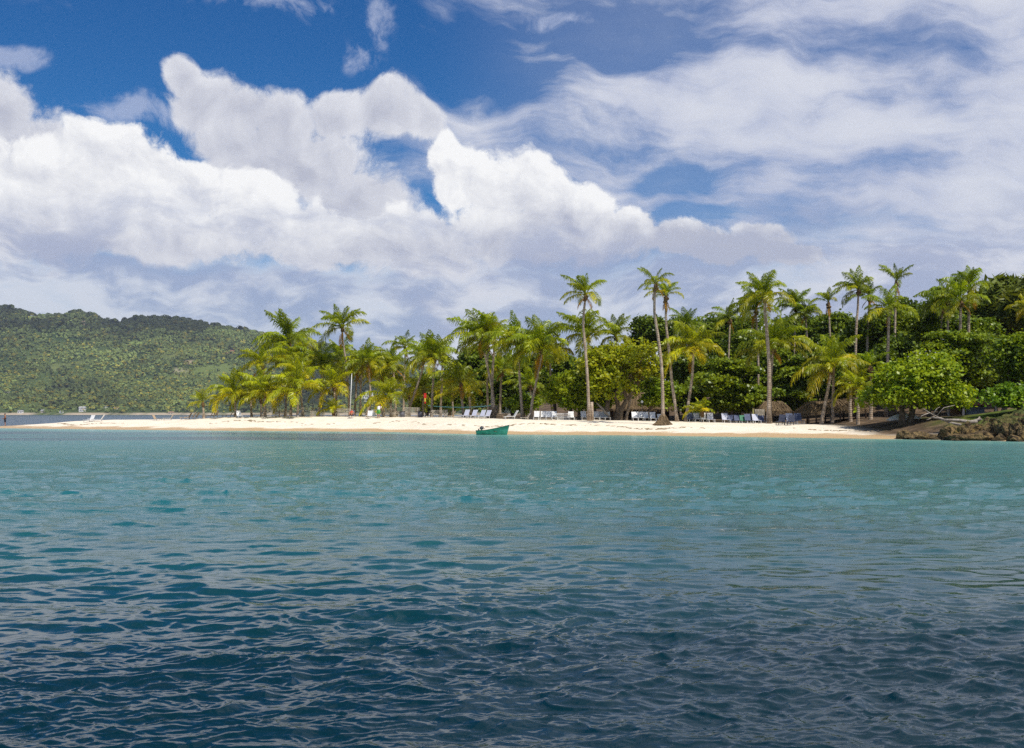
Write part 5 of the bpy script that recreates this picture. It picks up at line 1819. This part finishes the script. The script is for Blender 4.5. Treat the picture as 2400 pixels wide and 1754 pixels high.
# ------------------------------------------------------------------ driftwood
def driftwood():
    d = 76.5
    p = on_ground(2240, d)
    def W(px, py, dd=0.0):
        q = px2w(px, py, d + dd)
        q.z = max(q.z, gz(q.x, q.y) + .06)
        return q - p
    root = empty('driftwood_log', p)
    tag(root, 'bleached fallen trunk with root end on the grass bank', 'driftwood')
    MB().tube([W(2206, 984, .4), W(2222, 985), W(2248, 986), W(2275, 990, -.3), W(2288, 988, -.3), W(2297, 979, -.2)], [.07, .10, .12, .14, .17, .10], 9, jitter=.15).build('trunk', M['driftwood'], root, True)
    MB().tube([W(2288, 989, -.3), W(2299, 983, -.5), W(2303, 985, -.6)], [.13, .08, .02], 7, jitter=.2).build('root_stub', M['driftwood'], root, True)
    root2 = empty('driftwood_branch', p)
    tag(root2, 'long pale branch slanting from shade down to the rocks', 'driftwood')
    MB().tube([W(2182, 979, .8), W(2205, 981, .5), W(2228, 992, 0), W(2250, 996, -.5), W(2270, 1003, -1.0)], [.05, .09, .10, .10, .06], 8, jitter=.15).build('limb', M['driftwood'], root2, True)
    for a in (((2205, 981), (2186, 972), (2168, 961), (2163, 957)), ((2190, 977), (2176, 983), (2171, 984)), ((2186, 973), (2196, 958), (2203, 954)), ((2178, 968), (2160, 975), (2154, 984)), ((2196, 975), (2212, 956), (2238, 950))):
        MB().tube([W(*q, .8) for q in a], [.05 * (1 - .7 * i / (len(a) - 1)) for i in range(len(a))], 6, jitter=.2).build('branch', M['driftwood'], root2, True)
driftwood()


# ------------------------------------------------------------------ rocks at the point
def rock_mat():
    m, g, out = material('reef_rock')
    geo = g.node('ShaderNodeNewGeometry'); pos = geo.outputs['Position']
    n = g.noise(pos, 2.2, 7, 0.65); n2 = g.noise(pos, 0.9, 4, 0.6)
    v = g.voro(pos, 3.5, 1, .6)
    c = g.mix(g.ss(n, .38, .62), (0.028, 0.021, 0.014), (0.21, 0.145, 0.065))
    c = g.mix(g.mul(g.ss(n2, .54, .70), .7), c, (0.27, 0.19, 0.06))
    up_ = g.mul(g.ss(g.sep(geo.outputs['Normal'])[2], .45, .85), g.ss(g.sep(pos)[2], .7, 1.3))
    c = g.mix(g.mul(up_, .75), c, (0.075, 0.10, 0.02))
    c = g.mix(g.ss(g.sep(pos)[2], .22, .02), c, (0.035, 0.032, 0.02))
    h = g.add(g.mul(n, 1.0), g.mul(v, .6))
    p = principled(g, c, .9, .15, bump(g, h, 1.0, .22))
    g.l.new(p.outputs[0], out.inputs[0])
    return m
M['rock'] = rock_mat()


def ico(n=3):
    import bmesh
    bm = bmesh.new()
    bmesh.ops.create_icosphere(bm, subdivisions=n, radius=1.0)
    V = np.array([v.co[:] for v in bm.verts]); Fc = np.array([[v.index for v in f.verts] for f in bm.faces])
    bm.free()
    return V, Fc
ICO = ico(4)


def rock(label, px, ytop, w, h, d, seed, group='rocks along the point'):
    V, Fc = ICO
    sc = d / F
    x = (px - CX) * sc
    zt = CAMH - (ytop - HY) * sc
    if px > 2190:
        ytop -= 7; h += 8
        zt = CAMH - (ytop - HY) * sc
    H = h * sc * 1.25; W_ = w * sc * 1.35
    r = np.random.default_rng(seed)
    o3 = r.uniform(0, 50, 3)
    nz = fbm(V[:, 0] * 1.3 + o3[0], V[:, 1] * 1.3 + V[:, 2] * 1.7 + o3[1], 4, seed) * 1.0 + 0.5 * fbm(V[:, 0] * 3.1 + o3[2], V[:, 2] * 3.3 - V[:, 1] * 2.0, 3, seed + 5)
    # cut flat faces
    P_ = V * (1 + nz[:, None] * 1.05)
    for k in range(7):
        nrm = r.normal(0, 1, 3); nrm /= np.linalg.norm(nrm)
        dd = P_ @ nrm; lim = r.uniform(.55, .8)
        P_ = P_ - np.clip(dd - lim, 0, None)[:, None] * nrm * .85
    P_ = P_ * np.array([W_ / 2, W_ / 2 * r.uniform(.8, 1.1), H / 2]) * 1.15
    me = mesh_np('rock', P_, Fc, True)
    o = obj('rock', me, M['rock'], None, (x, d, zt - H / 2))
    o.rotation_euler = (0, 0, r.uniform(-.5, .5))
    tag(o, label, 'rock', group)


for i, a in enumerate([
    ('leftmost dark shore rock where the sand ends', 2120, 1010, 38, 24, 76.0), ('rounded shore rock right of the leftmost one', 2152, 1009, 40, 25, 75.5), ('flat low rock between the rounded rock and reddish soil', 2180, 1018, 46, 15, 75),
    ('small round rock left of the stout jagged boulder', 2214, 1008, 18, 18, 75), ('stout jagged boulder under the slanting branch', 2235, 1003, 38, 34, 74), ('dark egg-shaped boulder right of the jagged one', 2257, 1001, 34, 34, 73.5),
    ('low ledge rock at the water below the egg-shaped boulder', 2250, 1024, 60, 14, 72.5), ('brown block below the driftwood root', 2282, 998, 30, 28, 74), ('wide low slab at the water before the brown block', 2292, 1016, 56, 22, 72),
    ('craggy rock under the grass edge', 2308, 997, 34, 26, 74), ('tall dark standing boulder mid point', 2332, 998, 22, 42, 72.5), ('ochre rock right of the standing boulder', 2348, 1004, 26, 34, 72),
    ('big dark overhanging block at the right', 2362, 1000, 34, 36, 71), ('undercut mossy boulder below the grass lip', 2352, 986, 44, 22, 74.5), ('tall black cleft rock near the right picture edge', 2382, 995, 26, 44, 70.5),
    ('ochre edge rock cut by the right picture edge', 2402, 1000, 36, 44, 70), ('upper mossy rock at the right edge of grass', 2392, 976, 44, 30, 74), ('small wet rock at the water before the ochre rock', 2345, 1026, 24, 14, 70.8), ('wet toe rock below the black cleft rock', 2378, 1026, 34, 16, 69.5),
    ('small tan stone beside the leftmost shore rock', 2137, 1024, 14, 9, 75), ('upper tan rock above the wide low slab', 2316, 1008, 26, 18, 73),
    ('rounded rock under the slanting branch tip', 2272, 1006, 30, 24, 75), ('mossy rock tucked below the grass left of standing boulder', 2318, 988, 34, 24, 76), ('broad brown rock filling behind the dark overhanging block', 2372, 984, 46, 34, 73.5),
    ('far right ochre rock beyond the picture edge cleft', 2420, 985, 50, 50, 71)]):
    rock(*a, seed=50 + i)

# reddish fallen-leaf bank by the roots
# ------------------------------------------------------------------ wrack line of weed on the sand
def wrack():
    r = np.random.default_rng(9)
    Vs = []; Fs = []; b = 0
    for k in range(900):
        x = r.uniform(-62, 29)
        ys = float(np.interp(x, SX, SY))
        den = float(vnoise(np.array([x * .22]), np.array([1.5]), 3)[0])
        if r.random() > (den - .35) * 2.0: continue
        s = 7.6 + 1.3 * math.sin(x * .35) + 0.8 * math.sin(x * .9) + r.normal(0, .30)
        y = ys + s
        z = gz(x, y) + .012
        L_ = r.uniform(.06, .30); w = r.uniform(.02, .05); a = r.normal(0, .5)
        c, sn = math.cos(a), math.sin(a)
        for (u, v, hz) in ((-1, -1, 0), (1, -1, 0), (1, 1, 0), (-1, 1, 0), (-.5, 0, r.uniform(.02, .06)), (.5, 0, r.uniform(.02, .06))):
            Vs.append((x + (u * L_ * c - v * w * sn), y + (u * L_ * sn + v * w * c), z + hz - .01))
        Fs += [(b, b + 1, b + 5), (b, b + 5, b + 4), (b + 1, b + 2, b + 5), (b + 2, b + 3, b + 4), (b + 2, b + 4, b + 5), (b + 3, b, b + 4)]
        b += 6
    o = obj('seaweed_litter', mesh_np('seaweed_litter', np.array(Vs), np.array(Fs)), simple_mat('dry_weed', (.34, .26, .16), (.20, .145, .08), 3, .9, .1))
    tag(o, 'thin line of dry seaweed along the beach', 'seaweed', kind='stuff')
wrack()


# ------------------------------------------------------------------ buildings on the far coast
def far_pt(px, py):
    """where the sight line through (px, py) meets the far slope"""
    ys = np.linspace(SHORE_Y + 2, RIDGE_Y, 900)
    xs = (px - CX) / F * ys
    z = far_h(xs, ys)
    ray = CAMH - (py - HY) / F * ys
    k = int(np.argmax(z >= ray)) if np.any(z >= ray) else len(ys) - 1
    return Vector((xs[k], ys[k], z[k]))


white_wall = simple_mat('white_wall', (0.80, 0.80, 0.78), (0.70, 0.69, 0.66), .2, .7, .2)
cream_wall = simple_mat('cream_wall', (0.62, 0.55, 0.44), (0.52, 0.45, 0.36), .2, .7, .2)
roof_tan = simple_mat('tan_roof', (0.46, 0.30, 0.20), (0.36, 0.22, 0.14), .3, .8, .2)
roof_grey = simple_mat('grey_roof', (0.42, 0.42, 0.42), (0.32, 0.32, 0.32), .3, .8, .2)
win_glass = simple_mat('dark_window', (0.05, 0.06, 0.075), (0.03, 0.035, 0.045), .5, .2, .5)


def hotel():
    p = far_pt(858, 942)
    root = empty('hillside_hotel', p)
    tag(root, 'stepped white hotel block on the far hillside between palm trunks', 'hotel')
    for i, (x, z, w, h, dep) in enumerate(((2, 4, 30, 9, 16), (4, 12, 26, 8, 14), (5, 19, 20, 7, 12), (5, 24.5, 13, 5, 10), (-14, 12, 10, 9, 12), (-24, 10, 12, 5, 10))):
        w_ = MB().box((x, i * 1.5 + dep / 2, z), (w, dep, h)).build('wall', white_wall, root)
        for k in range(int(w // 5)):
            MB().box((x - w / 2 + 3 + k * 5, i * 1.5 - .15, z), (2.6, .5, h * .42)).build('window', win_glass, root)
        MB().box((x, i * 1.5 - .8, z - h * .38), (w * .96, 1.5, .7)).build('balcony', white_wall, root)
hotel()
for i, (lab, px, py, w, h, wm, rm) in enumerate((
    ('white house with grey roof directly beyond the white spit lounger', 192, 966, 14, 9, white_wall, roof_grey), ('cream house at far shore right of the white spit loungers', 274, 960, 15, 4, cream_wall, roof_tan),
    ('low white shed on far shore left of the white spit lounger', 143, 969, 7, 4, white_wall, roof_grey), ('white beach house at far shore above the wading person', 47, 969, 11, 5, white_wall, roof_grey),
    ('dark-roofed boathouse on the far shore', 99, 968, 7, 5, cream_wall, roof_grey), ('small white house among far palms higher left', 131, 951, 6, 3, white_wall, roof_grey),
    ('tiny white house among far palms at left edge of picture', 15, 921, 9, 4, cream_wall, roof_tan), ('white cottage above the far shore between spit chair and lone palm', 246, 957, 6, 4, white_wall, roof_grey),
    ('white roof on the far slope left of the lone palm', 318, 940, 5, 3, white_wall, roof_grey), ('white villa beyond the leaning palm on the far slope', 940, 920, 16, 8, white_wall, roof_tan),
    ('pale boathouse by far shore below the lone young palm', 400, 971, 12, 4, cream_wall, roof_tan), ('white row house right of the far hotel', 968, 945, 14, 6, white_wall, roof_grey))):
    p = far_pt(px, py)
    root = empty('far_house', p)
    tag(root, lab, 'house', 'houses on the far coast')
    sc = p.y / F
    w *= sc; h *= sc
    MB().box((0, 3, h / 2 - 1), (w, 8, h + 2)).build('wall', wm, root)
    MB().add([(-w * .56, -1.6, h), (w * .56, -1.6, h), (w * .56, 7.6, h), (-w * .56, 7.6, h), (-w * .5, 3, h * 1.45), (w * .5, 3, h * 1.45)], [(0, 1, 5, 4), (2, 3, 4, 5), (1, 2, 5), (3, 0, 4), (3, 2, 1, 0)]).build('roof', rm, root)
    for k in range(max(1, int(w // 5))):
        MB().box((-w / 2 + (k + .5) * w / max(1, int(w // 5)), -1.1, h * .45), (1.6, .4, h * .4)).build('window', win_glass, root)
